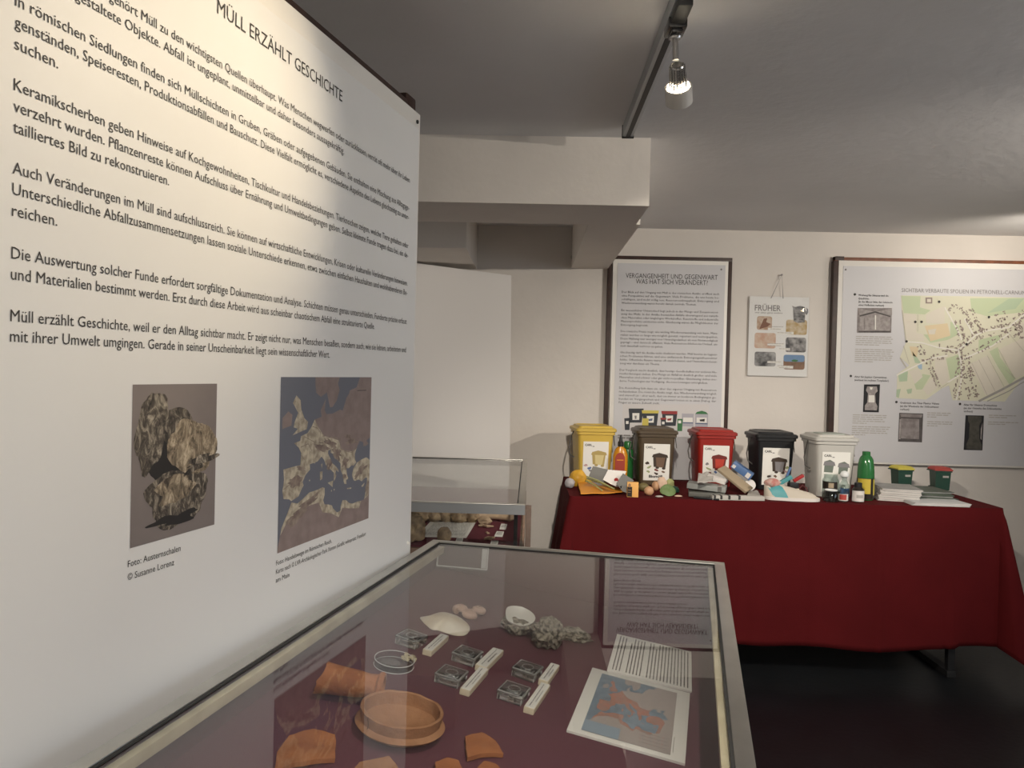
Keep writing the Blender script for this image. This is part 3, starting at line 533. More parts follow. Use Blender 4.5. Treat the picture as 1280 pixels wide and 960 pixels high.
# ------------------------------------------------------------------ glass display cases
def case(name, label, loc, rz, W, L, top, floor_z, lining, strips, tilt=0):
    c = thing(name, label, 'display case', loc, rz); h = W/2; rw = .022; base_z = floor_z-h*math.sin(tilt)-.002*(tilt > 0)
    b = MB()
    for x0, x1, y0, y1 in ((-h, h, -rw, 0), (-h, h, -L, -L+rw), (-h, -h+rw, -L+rw, -rw), (h-rw, h, -L+rw, -rw)): b.box(x0, x1, y0, y1, top, top+.003, 'alu', .0012)
    for x0, x1, y0, y1 in ((-h, h, -.003, 0), (-h, h, -L, -L+.003), (-h, -h+.003, -L+.003, -.003), (h-.003, h, -L+.003, -.003)): b.box(x0, x1, y0, y1, top-.030, top, 'alu_dull')
    b.build('metal_rim', c)
    b = MB(); e = rw+.001
    for x0, x1, y0, y1 in ((-h+rw, h-rw, -rw-.004, -rw), (-h+rw, h-rw, -L+rw, -L+rw+.004), (-h+rw, -h+rw+.004, -L+rw, -rw), (h-rw-.004, h-rw, -L+rw, -rw)): b.box(x0, x1, y0, y1, top-.001, top+.0012, 'dark_seal')
    b.build('rubber_seal', c)
    b = MB(); b.box(-h+.004, h-.004, -L+.004, -.004, top-.0017, top-.0005, 'case_glass'); b.build('glass_top', c)
    for x0, x1, y0, y1 in ((-h+.006, h-.006, -.012, -.007), (-h+.006, h-.006, -L+.007, -L+.012), (-h+.007, -h+.012, -L+.014, -.014), (h-.012, h-.007, -L+.014, -.014)):
        b = MB(); b.box(x0, x1, y0, y1, base_z-.0055, top-.003, lining if tilt else 'case_glass'); b.build('lined_side' if tilt else 'glass_side', c)
    b = MB(); b.box(-h+.001, h-.001, -L+.001, -.001, base_z-.09, base_z-.006, 'case_wood', .002); b.build('base_tray', c)
    b = MB(); b.box(-h+.016, h-.016, -L+.016, -.016, -.005, 0, lining); q = b.build('cloth_lining', c); q.location = (0, 0, floor_z); q.rotation_euler = (0, tilt, 0)
    if strips:
        for s in (-1, 1):
            b = MB(); x = s*(h-.030); b.box(x-.006, x+.006, -L+.02, -.02, top-.022, top-.007, 'pale_strip', .001); b.build('inner_strip', c)
    for sx in (-1, 1):
        for y in (-.05, -L+.05):
            b = MB(); x = sx*(h-.05); b.box(x-.02, x+.02, y-.02, y+.02, 0, base_z-.09, 'black', .003); b.build('leg', c)
    return c
CA = R(12.0165); TILT = R(8); GZ, FZ = .88, .775
case('display_case', 'near glass topped display case with pottery sherds and shells in the foreground', (.1085, 1.815, 0), -CA, .694, 1.36, GZ, FZ, 'lining', True, TILT)
c2 = case('display_case', 'rear glass topped display case against the white sheet, bones on wine red cloth', (-.359, 3.70, 0), 0, .702, 1.275, GZ, .74, 'wine_lining', False)
b = MB(); b.box(.353, .371, -1.262, -1.19, 0, .868, mat('plank', (.20, .14, .11), .6, var=.3, vscale=20), .002); b.build('side_post', c2)
for s in (-1, 1):
    b = MB(); b.box(s*.322-.006, s*.322+.006, -1.253, -1.241, .74, .872, 'black', .001); b.build('corner_profile', c2)

# ------------------------------------------------------------------ contents of the near case
_cu = Vector((math.sin(CA), math.cos(CA), 0)); RT = Matrix.Rotation(TILT, 3, _cu); FN = RT @ Vector((0, 0, 1)); F0 = Vector((.1085, 1.815, FZ))-_cu*.6
def inz(px, py, h=0):                  # photo point -> point on the sloping inner board (h above it)
    d = ray(px, py); return CAM + d*((FN.dot(F0-CAM)+h)/FN.dot(d))
def put(o, c, rz=0):
    o.location = c + FN*.0006; o.rotation_euler = (RT @ Matrix.Rotation(rz, 3, 'Z')).to_euler(); return o
def loc_(v): return RT.transposed() @ v
def polar(b, outl, m, h, thick, curv=0, bow=(1, 0), rings=6, jag=0, seed=0, dome=0):
    n = len(outl); dx, dy = bow; top, bot = [], []
    def zz(x, y, t): u = x*dx+y*dy; return h*(1-dome*t*t) - curv*u*u + jag*noise.noise(Vector((x*60, y*60, seed)))
    T = []; B = []
    for k in range(1, rings+1):
        t = k/rings; T.append([(x*t, y*t, zz(x*t, y*t, t)) for x, y in outl]); B.append([(x*t, y*t, zz(x*t, y*t, t)-thick) for x, y in outl])
    vs = [(0, 0, zz(0, 0, 0)), (0, 0, zz(0, 0, 0)-thick)]; fs = []
    for r_ in T: vs += r_
    oB = len(vs)
    for r_ in B: vs += r_
    for k in range(n):
        k2 = (k+1) % n; fs += [(0, 2+k, 2+k2), (1, oB+k2, oB+k)]
        for a in range(rings-1):
            fs.append((2+a*n+k, 2+(a+1)*n+k, 2+(a+1)*n+k2, 2+a*n+k2)); fs.append((oB+a*n+k, oB+a*n+k2, oB+(a+1)*n+k2, oB+(a+1)*n+k))
        a = rings-1; fs.append((2+a*n+k, oB+a*n+k, oB+a*n+k2, 2+a*n+k2))
    zmin = min(v[2] for v in vs); b.add([(x, y, z-zmin) for x, y, z in vs], fs, m, True)
def outline(pxs, c, h=0, sub=5, wob=.03, seed=0):
    P = [loc_(inz(*p, h)-c) for p in pxs]; out = []
    for i in range(len(P)):
        a, d = P[i], P[(i+1) % len(P)]
        p0, p3 = P[i-1], P[(i+2) % len(P)]
        for k in range(sub):
            t = k/sub; q = a.lerp(d, t) if wob > .04 else .5*((2*a)+(d-p0)*t+(2*p0-5*a+4*d-p3)*t*t+(3*a-p0-3*d+p3)*t**3); f = 1+wob*noise.noise(Vector((q.x*90, q.y*90, seed))); out.append((q.x*f, q.y*f))
    return out
def sherd(pxs, label, h=.02, curv=2.2, m='terracotta', z=.012, bow=(1, 0), seed=0, cat='pottery sherd'):
    P = [inz(*p, z) for p in pxs]; c = sum(P, Vector())/len(P); b = MB(); polar(b, outline(pxs, c, z, 5, .05, seed), m, h, .006, curv, bow, 7, .0006, seed)
    return tag(put(b.build('pottery_sherd'), c-FN*z), label, cat, 'terracotta sherds in the near case')
# carinated bowl
cb = inz(498, 916); bw = thing('pottery_bowl', 'mended terracotta bowl with a flanged lower wall at the front of the near case', 'bowl'); put(bw, cb)
b = MB(); prof = [(.030, 0), (.046, .002), (.060, .010), (.0635, .014), (.060, .0175), (.0565, .019), (.0575, .026), (.0585, .034), (.0562, .0355), (.0535, .034), (.0525, .026), (.051, .017), (.038, .009), (.015, .0065)]
rings = []
for r_, z in prof:
    rings.append([(r_*(1+.012*math.sin(3*a))*math.cos(a), r_*(1+.012*math.sin(3*a))*math.sin(a)*.93, z*(1+.05*noise.noise(Vector((math.cos(a)*3, math.sin(a)*3, 1))))) for a in [2*PI*k/56 for k in range(56)]])
b.loft(rings, 'terracotta_pale'); b.build('body', bw)
for a in (.6, 2.0, 4.0):
    b = MB(); b.tube([(.0588*math.cos(a+.15*(t-.5)*0+.03*math.sin(t*5)), .0588*.93*math.sin(a+.03*math.sin(t*5)), .019+.016*t) for t in (0, .25, .5, .75, 1)], .0007, mat('mend_line', (.16, .07, .03), .9), 5); b.build('mend_line', bw)
# jug neck fragment lying on its side
ce = inz(436, 885); jn = thing('jug_fragment', 'broken terracotta jug neck with ring mouth lying behind the mended bowl', 'pottery fragment'); put(jn, ce+_cu*.020-Vector((.006, 0, 0)), R(0))
b = MB(); axp = [(-.055, .0285), (-.045, .0268), (-.02, .0250), (.005, .0232), (.025, .0205), (.038, .0215), (.042, .0262), (.047, .0268), (.050, .0245)]
inn = [(.0495, .0195), (.04, .0170), (.02, .0165), (0, .0195), (-.03, .0215), (-.054, .0250)]
rings = []
for x, r_ in axp+inn:
    ring = []
    for k in range(32):
        a = 2*PI*k/32; j = .010*noise.noise(Vector((math.cos(a)*2, math.sin(a)*2, 5)))*max(0, -x/.055) if x < 0 else 0
        ring.append(((x+j+(.006*math.sin(a) if x < -.04 else 0))*.9, r_*.84*math.cos(a), .029+r_*.84*math.sin(a)*.98))
    rings.append(ring)
rings.append(rings[0])
b.loft(rings, 'terracotta', (False, False)); b.build('neck', jn)
sherd([(344, 960), (347, 935), (362, 916), (392, 909), (419, 914), (421, 922), (419, 943), (392, 948), (362, 953)], 'large curved terracotta rim sherd at the left of the near case', .026, 2.5, bow=(1, .2))
sherd([(582, 916), (603, 912), (620, 922), (630, 937), (606, 938), (585, 943)], 'triangular terracotta sherd right of the mended bowl', .016, 2, seed=2)
sherd([(545, 962), (545, 948), (560, 943), (574, 947), (582, 962), (568, 975), (550, 975)], 'small round topped terracotta sherd directly in front of the triangular one', .016, 3, seed=3)
sherd([(594, 958), (606, 946), (620, 950), (632, 960), (625, 972), (600, 972)], 'flat terracotta sherd at the right end of the front row', .012, 2, seed=4)
sherd([(438, 962), (450, 948), (486, 942), (496, 950), (502, 964), (490, 985), (450, 985)], 'wide pale terracotta sherd in front of the mended bowl', .016, 1.5, 'terracotta_pale', seed=5)
sherd([(362, 966), (370, 958), (382, 957), (390, 966), (384, 978), (366, 978)], 'small terracotta sherd in front of the large rim sherd', .012, 2, seed=6)
# shells
c = inz(556, 783); b = MB(); polar(b, outline([(525, 774), (534, 772), (548, 767), (562, 768), (576, 774), (587, 785), (584, 793), (575, 796), (560, 793), (548, 789), (538, 787)], c, 0, 4, .02), 'shell_white', .018, .0015, 0, (1, 0), 8, .0008, 3, .85)
tag(put(b.build('mussel_shell'), c), 'smooth cream mussel shell lying dome up in the near case', 'shell')
G = 'snail shells in the near case'
for px, py, rot, lab in ((575, 767, .3, 'pinkish snail shell, left of the three in the cluster'), (586, 773, 2.2, 'pinkish snail shell, front one of the three in the cluster'), (597, 769, -1.2, 'pinkish snail shell, right of the three in the cluster')):
    b = MB(); pts, rs = [], []
    for k in range(46):
        t = k/45; a = t*2.6*2*PI; rr_ = .0015+.0095*t; pts.append((rr_*math.cos(a), rr_*math.sin(a), .0185-.011*t)); rs.append(.0012+.0063*t)
    b.tube(pts, rs, 'shell_pink', 10); c = inz(px, py); tag(put(b.build('snail_shell', sharp=70), c, rot), lab, 'shell', G)
def oyster(px, py, rad, lab, rz, seed, inner=None, nz=.28):
    c = inz(px, py); o = thing('oyster_shell', lab, 'shell', (0, 0, 0), 0, 'oyster shells in the near case'); put(o, c, rz)
    b = MB(); b.blob((0, 0, rad[2]*.86), rad, 'shell_rough', nz, 2.6, 4, seed, flat=-rad[2]*.86); b.build('rough_valve', o)
    if inner:
        b = MB(); polar(b, [(inner[2]*math.cos(2*PI*k/28)*(1+.08*math.sin(3*2*PI*k/28+1)), inner[3]*math.sin(2*PI*k/28)*(1+.06*math.cos(2*2*PI*k/28))) for k in range(28)], 'shell_pearl', .004, .003, 0, (1, 0), 6, .0008, 2, -1.2)
        q = b.build('pearl_face', o, label='smooth white inside of the shell'); q.location = inner[:2]+(inner[4],); q.rotation_euler = inner[5]
    return o
oyster(646, 790, (.030, .030, .0185), 'oyster shell showing its white inside, left of the oyster cluster', 0, 1, (-.001, -.007, .030, .024, .030, (R(32), R(4), 0)))
oyster(683, 806, (.031, .039, .027), 'large grey rough oyster shell in the middle of the oyster cluster', -.3, 2, nz=.34)
oyster(716, 800, (.034, .021, .012), 'flat pointed rough oyster shell at the right of the oyster cluster', -.1, 3, nz=.4)
# clear specimen boxes and label blocks
sb = thing('specimen_box', 'x', 'box', (0, 0, FZ), 0)
b = MB(); s, hh, t = .0212, .0105, .0022
b.box(-s, s, -s, s, .0004, hh, 'clear_plastic', .0022); b.build('clear_base', sb)
b = MB(); b.box(-s-.001, s+.001, -s-.001, s+.001, hh+.0004, hh+.006, 'clear_plastic', .0016)
for k in range(4):
    a = k*PI/2+PI/4; q = s*.95; q2 = (k+1)*PI/2+PI/4
    b.tube([(q*1.414*math.cos(a), q*1.414*math.sin(a), hh+.0048), (q*1.414*math.cos(q2), q*1.414*math.sin(q2), hh+.0048)], .0009, mat('frost', (.72, .74, .74), .25), 5)
    b.tube([(q*1.414*math.cos(a), q*1.414*math.sin(a), .001), (q*1.414*math.cos(a), q*1.414*math.sin(a), hh)], .0006, 'frost', 5)
b.build('clear_lid', sb)
b = MB(); b.tube([(.010*math.cos(2*PI*k/18), .010*math.sin(2*PI*k/18), hh+.0052) for k in range(19)], .0008, 'frost', 5); b.build('lens_ring', sb)
b = MB(); rng = random.Random(5)
for k in range(7): b.blob((rng.uniform(-.008, .008), rng.uniform(-.008, .008), .004), (.002, .0016, .0014), mat('seed', (.05, .035, .025), .7), 0, 1, 1)
b.build('seeds', sb)
bx = [(513, 805, 'clear specimen box beside the glass dish, leftmost of the five'), (583, 826, 'clear specimen box second from left, behind another box'), (563, 852, 'clear specimen box beside the front left label block'), (658, 845, 'clear specimen box under the oysters, rear right of the five'), (641, 873, 'clear specimen box at front right of the five')]
for i, (px, py, lab) in enumerate(bx):
    p = inz(px, py)
    if i == 0: put(sb, p, -CA-.17); sb['label'] = lab; sb['group'] = 'clear specimen boxes in the near case'
    else: put(copy_thing(sb, p, 0, lab, 'clear specimen boxes in the near case'), p, -CA-.15+.03*(i % 3))
lb = [((533, 820), (555, 800), 'cream label block beside the leftmost clear box', 'Linse'), ((600, 840), (622, 818), 'wide cream label block, rear one of the touching middle pair', 'Emmer'), ((580, 870), (604, 842), 'cream label block, front one of the touching middle pair', 'Gerste'), ((678, 858), (693, 837), 'cream label block, rear one of the touching right pair', 'Hirse'), ((660, 893), (681, 862), 'cream label block at the front end of the right pair', 'Rispe')]
for (a, d, lab, _t) in lb:
    A, D = inz(*a), inz(*d); c = (A+D)/2; q = loc_(D-A); L = q.length; an = math.atan2(q.y, q.x); wd = .0085 if 'wide' not in lab else .0105
    o = thing('label_block', lab, 'label', (0, 0, 0), 0, 'cream label blocks in the near case'); put(o, c, an)
    b = MB(); b.box(-L/2, L/2, -wd, wd, 0, .010, 'cream_block', .0008); b.build('block', o)
    b = MB(); b.box(-L/2+.001, L/2-.001, -wd+.001, wd-.001, .010, .0104, 'paper'); b.M = Matrix.Translation((0, 0, .0106)) @ Matrix.Rotation(-PI/2, 4, 'X')
    rng = random.Random(len(lab)); b.dashes(-L/2+.007, L/2-.007, .0005, .0024, 'ink_grey', 0, rng); b.dashes(-L/4, L/5, -.0042, .0018, 'ink_grey', 0, rng)
    if 'wide' in lab: b.dashes(-L/4, L/4, -.0055, .0022, 'ink', 0, rng)
    b.build('printed_label', o, norm=False)
# glass dish with crumbs
c = inz(492, 832); dish = thing('glass_dish', 'round shallow glass dish at the left, behind the jug neck', 'dish'); put(dish, c)
b = MB(); b.tube([(.0335*math.cos(2*PI*k/40), .0335*math.sin(2*PI*k/40), .0112) for k in range(41)], .0007, 'frost', 5); b.tube([(.0335*math.cos(2*PI*k/40), .0335*math.sin(2*PI*k/40), .0005) for k in range(41)], .0006, 'frost', 5); b.build('dish_edge', dish)
b = MB(); b.blob((-.006, 0, .0045), (.016, .013, .0035), mat('grey_grain', (.16, .14, .14), .8), .3, 3, 3, 3, flat=-.0035); b.build('grey_powder', dish)
b = MB(); b.lathe([(.033, 0), (.034, .011), (.0325, .011), (.0315, .002), (.001, .0018)], 'acrylic', 36); b.build('dish_body', dish)
b = MB(); rng = random.Random(2)
for k in range(34):
    a, r_ = rng.uniform(0, 6.28), rng.uniform(0, .0115); b.blob((r_*math.cos(a), r_*math.sin(a), .0035+rng.uniform(0, .006)), (.0032, .0028, .0026), 'pale_strip', .2, 2, 1, k)
cc = inz(510, 829); tag(put(b.build('food_crumbs'), cc+FN*.0022), 'small heap of pale yellow crumbs at the right rim of the glass dish', 'crumbs', None, 'stuff')
# clear acrylic holder against the far glass
hd = inz(578, 722); ah = thing('acrylic_holder', 'clear acrylic holder standing at the far end inside the near case', 'label holder'); put(ah, Vector((.1085, 1.815, 0))+_cu*(-.032)-Vector((math.cos(CA), -math.sin(CA), 0))*.262+Vector((0, 0, FZ+.262*math.tan(TILT))), -CA); ah.rotation_euler = (0, 0, -CA); ah.location.z += .010
b = MB(); b.M = Matrix.Rotation(R(-12), 4, 'X'); b.box(-.064, .064, -.003, .0, .004, .058, 'acrylic', .001); b.build('clear_plate', ah)
b = MB(); b.M = Matrix.Rotation(R(-12), 4, 'X')
for x0, x1, z0, z1 in ((-.064, .064, .055, .058), (-.064, .064, .004, .007), (-.064, -.061, .007, .055), (.061, .064, .007, .055), (.048, .060, .008, .054)): b.box(x0, x1, -.0045, -.0032, z0, z1, 'frost')
b.build('white_edge', ah)
b = MB(); b.box(-.064, .064, -.012, .012, 0, .004, 'acrylic'); b.build('clear_foot', ah)
# cards
def card(name, label, corners, th, art):
    P = [inz(*p, th) for p in corners]       # far-left, far-right, near-right, near-left as read by the viewer
    o0 = (P[0]+P[1]+P[2]+P[3])/4-FN*th; P = [loc_(p-o0) for p in P]; ex = ((P[1]-P[0])+(P[2]-P[3])).normalized(); ez = ((P[0]-P[3])+(P[1]-P[2])).normalized()
    wdt = ((P[1]-P[0]).length+(P[2]-P[3]).length)/2; hgt = ((P[0]-P[3]).length+(P[1]-P[2]).length)/2
    o = thing(name, label, 'card'); put(o, o0, math.atan2(ex.y, ex.x))
    b = MB(); b.box(-wdt/2, wdt/2, -hgt/2, hgt/2, 0, th, 'paper', .0004); b.build('card_board', o)
    b = MB(); b.M = Matrix.Translation((0, 0, th)) @ Matrix.Rotation(-PI/2, 4, 'X'); art(b, wdt, hgt); b.build('printing', o, norm=False)
mat('c_emp', (.50, .22, .16), .6, c2=(.36, .24, .21), vscale=110)
for nm, c in dict(c_sea=(.30, .38, .46), c_land=(.42, .37, .35), c_emp=(.47, .21, .15), c_grey=(.40, .39, .39)).items(): mat(nm, c, .6)
mat('c_deep', (.24, .32, .40), .6, var=.25, vscale=60)
def art_map(b, wd, hg):
    x0, x1, z0, z1 = -wd/2+.020, wd/2-.022, -hg/2+.012, hg/2-.016
    pj = europe(b, x0, z0, x1, z1, -14, 46, 22, 62, 'c_deep', 'c_land', 'c_emp', .0003, .00012)
    b.fr(x0, z0, x0+(x1-x0)*.42, z0+(z1-z0)*.16, 'c_sea', .0009)
    rng = random.Random(7)
    for k in range(70):
        u, v = rng.random(), rng.random(); lon, lat = -8+45*u, 32+18*v; x, z = pj((lon, lat)); b.fr(x, z, x+.0035, z+.0009, 'ink_grey', .0010+.00002*(k % 5))
    for k in range(30):
        x, z = x0+rng.random()*(x1-x0)*.2, z0+(z1-z0)*rng.uniform(.3, .6); b.fr(x, z, x+.003, z+.001, 'ink_grey', .0010+.00002*(k % 5))
    for i in range(4):
        for k in range(4): x, z = x1-.045+k*.011, z0+.012+i*.011; b.fr(x, z, x+.006, z+.0012, 'ink_grey', .0012); b.fe(x-.002, z+.0006, .0013, .0013, 'c_emp', .0012, 8)
    b.fl([(x1+.003, z0+.01), (x1+.003, z0+.06)], .001, 'ink_pale', .0004)
card('map_card', 'white card printed with a red and blue map of the Mediterranean in the near case', [(740, 835), (862, 866), (857, 956), (709, 912)], .004, art_map)
def art_txt(b, wd, hg):
    rng = random.Random(9); x = -wd/2+.008; i = 0
    # the writing runs across the short side of the card
    while x < wd/2-.008:
        z = -hg/2+.008; end = hg/2-.007-(.03 if i in (4, 9, 12) else rng.uniform(0, .006))
        if i not in (3, 9):
            while z < end:
                L = min(rng.uniform(.004, .012), end-z); b.fr(x, z, x+.0022, z+L, 'ink', .0004); z += L+.0018
        x += .0062; i += 1
card('text_card', 'white card with dense dark text lying behind the map card', [(773, 793), (865, 815), (864, 864), (757, 837)], .004, art_txt)

# ------------------------------------------------------------------ contents of the rear case
Z2 = .7405
P = [at_z(*p, Z2) for p in ((538, 652.5), (592, 653), (583, 672.5), (521, 671))]
o = tag(bpy.data.objects.new('text_sheet', None), 'white text sheet lying on the red cloth of the rear case', 'sheet'); col.objects.link(o); o.location = (P[3].x, P[3].y, Z2)
b = MB(); ex = (P[2]-P[3]); ez = (P[0]-P[3])
b.add([(0, 0, 0), ex, ex+ez, ez, (0, 0, .002), ex+Vector((0, 0, .002)), ex+ez+Vector((0, 0, .002)), ez+Vector((0, 0, .002))], [(0, 3, 2, 1), (4, 5, 6, 7), (0, 1, 5, 4), (1, 2, 6, 5), (2, 3, 7, 6), (3, 0, 4, 7)], 'paper'); b.build('sheet', o)
b = MB(); rng = random.Random(6)
for k in range(13):
    v = .93-k*.068; u = .10
    while u < .93:
        L = min(rng.uniform(.03, .09), .94-u); q = [ex*(u)+ez*v, ex*(u+L)+ez*v, ex*(u+L)+ez*(v+.022), ex*u+ez*(v+.022)]; b.add([p+Vector((0, 0, .0024)) for p in q], [(0, 1, 2, 3)], 'ink_grey'); u += L+.013
b.build('printing', o, norm=False)
G2 = 'bones and shells at the back of the rear case'
for i, (px, py, rad, lab) in enumerate(((524, 652, (.042, .03, .03), 'dark tan shell, leftmost in the row at the back of the rear case'), (543, 652, (.030, .03, .028), 'ribbed tan shell, second from left in the back row'), (557, 652, (.026, .03, .03), 'round tan shell, third from left in the back row'), (574, 653, (.034, .03, .028), 'tan shell in the middle of the back row'), (590, 653, (.024, .025, .026), 'pale tan shell right of the row middle'))):
    p = at_z(px, py, Z2); b = MB(); b.blob((0, 0, rad[2]*.8), rad, 'shell_tan', .25, 2.2, 3, i+11, flat=-rad[2]*.8); tag(b.build('fossil_shell', loc=(p.x, p.y, Z2+.0005)), lab, 'shell', G2)
p = at_z(614, 652, Z2); b = MB(); b.tube([(-.085, -.012, .020), (-.06, 0, .021), (-.02, .008, .019), (.03, .004, .018), (.07, .0, .020), (.085, .01, .021)], [.019, .0195, .013, .012, .018, .013], 'bone', 10); tag(b.build('jaw_bone', loc=(p.x, p.y, Z2+.0005)), 'long tan bone at the right end of the back row', 'bone', G2)
p = at_z(606, 656, Z2); b = MB(); b.blob((0, 0, .014), (.025, .02, .016), 'bone', .3, 2, 3, 4, flat=-.014); tag(b.build('bone_knuckle', loc=(p.x, p.y, Z2+.0005)), 'stubby bone joint just below the long bone', 'bone', G2)
for (pa, pb, rad, lab) in (((598, 659), (617, 660), .0055, 'thin curved bone splinter under the back row'), ((607, 667), (612, 668), .0035, 'tiny white bone bit between the labels'), ((606, 676), (618, 674.5), .0065, 'short brown bone splinter nearest the front glass')):
    A, D = at_z(*pa, Z2), at_z(*pb, Z2); b = MB(); d = D-A; b.tube([(0, 0, rad), (d.x*.3, d.y*.3+.008, rad), (d.x*.6, d.y*.6-.006, rad), (d.x, d.y, rad)], [rad*.6, rad, rad, rad*.5], 'bone', 8); tag(b.build('bone_splinter', loc=(A.x, A.y, Z2+.0005)), lab, 'bone')
p = at_z(555, 678, Z2); b = MB(); b.blob((0, 0, .024), (.024, .022, .026), 'shell_tan', .15, 3, 3, 8, flat=-.024); tag(b.build('small_shell', loc=(p.x, p.y, Z2+.0005)), 'small upright shell in front of the text sheet', 'shell')
p = at_z(516, 676, Z2); b = MB(); b.blob((0, 0, .040), (.040, .038, .048), 'shell_tan', .2, 2, 4, 9, flat=-.040); tag(b.build('large_shell', loc=(p.x, p.y, Z2+.0005)), 'large tan shell at the left of the text sheet in the rear case', 'shell')
for pts, lab in (([(626.5, 656), (634, 656.5), (632, 662.5), (624.5, 662)], 'small white label below the long bone, rear one of three in a column'), ([(621, 665.5), (630, 666), (628, 671.5), (618, 671)], 'small white label, middle one of the three in a column'), ([(614, 677.5), (623, 677.5), (621.5, 683), (612.5, 683)], 'small white label, front one of the three in a column'), ([(571, 674), (579, 674), (577.5, 679.5), (569, 679)], 'small white label in front of the text sheet')):
    P = [at_z(*p, Z2) for p in pts]; b = MB(); c = P[3]; q = [p-c for p in P]; up = Vector((0, 0, .004))
    b.add(q+[p+up for p in q], [(0, 1, 2, 3), (7, 6, 5, 4), (0, 4, 5, 1), (1, 5, 6, 2), (2, 6, 7, 3), (3, 7, 4, 0)], 'paper')
    for k in range(3):
        v = .25+k*.22; A = q[3].lerp(q[0], v); D = q[2].lerp(q[1], v); A, D = A.lerp(D, .15), A.lerp(D, .85); e = (q[0]-q[3])*.08
        b.add([p+Vector((0, 0, .0045)) for p in (A, D, D+e, A+e)], [(0, 1, 2, 3)], 'ink_grey')
    tag(b.build('paper_label', loc=(c.x, c.y, Z2+.0005)), lab, 'label', 'small labels in the rear case')

# ------------------------------------------------------------------ table and cloth
TX0, TX1, TY0, TY1, TZ = .185, 2.090, 3.41, 4.06, .757
tb = thing('trestle_table', 'long black legged table hidden under the dark red cloth', 'table', ((TX0+TX1)/2, (TY0+TY1)/2, 0))
hx, hy = (TX1-TX0)/2, (TY1-TY0)/2
b = MB(); b.box(-hx+.008, hx-.008, -hy+.008, hy-.008, .725, .752, 'case_wood', .003); b.build('tabletop', tb)
for s in (-1, 1):
    x = s*(hx-.20)
    for y in (-hy+.03, hy-.05):
        b = MB(); b.box(x-.015, x+.015, y-.015, y+.015, .03, .725, 'black', .002); b.build('leg', tb)
    b = MB(); b.box(x-.02, x+.02, -hy+.01, hy-.03, 0, .03, 'black', .003); b.build('foot_bar', tb)
b = MB(); b.box(-hx+.2, hx-.2, .05, .08, .69, .72, 'black'); b.build('cross_bar', tb)
b = MB()
per = []     # perimeter left-back -> left-front -> right-front -> right-back with outward direction
def seg(a, d, n, nx, ny):
    for k in range(n): t = k/n; per.append((a[0]+(d[0]-a[0])*t, a[1]+(d[1]-a[1])*t, nx, ny))
seg((TX0, TY1), (TX0, TY0+.02), 14, -1, 0)
for k in range(8): a = PI+PI/2*k/8; per.append((TX0+.02+.02*math.cos(a), TY0+.02+.02*math.sin(a), math.cos(a), math.sin(a)))
seg((TX0+.02, TY0), (TX1-.02, TY0), 90, 0, -1)
for k in range(8): a = 1.5*PI+PI/2*k/8; per.append((TX1-.02+.02*math.cos(a), TY0+.02+.02*math.sin(a), math.cos(a), math.sin(a)))
seg((TX1, TY0+.02), (TX1, TY1), 14, 1, 0); per.append((TX1, TY1, 1, 0))
NV = 26; rings = []
creases = [.26, .62, .98, 1.27, 1.55, 1.84]
def cloth_pt(x, y, nx, ny, v):
    front = ny < -.99; cr = 1-abs(abs(nx)-abs(ny)) if 0 < abs(nx) < 1 and 0 < abs(ny) < 1 else 0
    hem = .135+.012*math.sin(x*3.1)+.008*math.sin(x*11)
    if x > 1.9: hem = .150
    if cr: hem -= .085*cr if x > 1 else .02*cr
    off = (.004+.02*v if front else .075*v+.004)
    if cr: off = .004+(.075+.09*cr)*v
    if front:
        for c in creases: off += .006*math.exp(-((x-c)/.010)**2)*(1 if int(c*100) % 2 else -1)
        off += .010*v*math.sin(x*5.3+1)+.006*v*math.sin(x*13+2*v)
        e = max(0, (x-1.86)/.2); off += .03*e*v*math.sin(9*x)
    elif not cr: off += .020*v*math.sin(y*21)
    z = TZ-(TZ-hem)*v
    if v < .08: off *= v/.08; 
    return (x+nx*off, y+ny*off, z)
for k in range(NV+1):
    v = k/NV; rings.append([cloth_pt(*p, v) for p in per])
n = len(per); vs = [p for r_ in rings for p in r_]; fs = []
for a in range(NV):
    for k in range(n-1): fs.append((a*n+k, a*n+k+1, (a+1)*n+k+1, (a+1)*n+k))
fs.append(tuple(range(n)))
b.add(vs, fs, 'cloth_red', True)
cl = b.build('tablecloth', sharp=60); tag(cl, 'dark red tablecloth hanging almost to the floor over the long table', 'tablecloth')
md = cl.modifiers.new('thickness', 'SOLIDIFY'); md.thickness = .002; md.offset = 0
TT = TZ+.0015
def tp(px, py, z=None): q = at_z(px, py, TT); return Vector((q.x, q.y, TT if z is None else z))

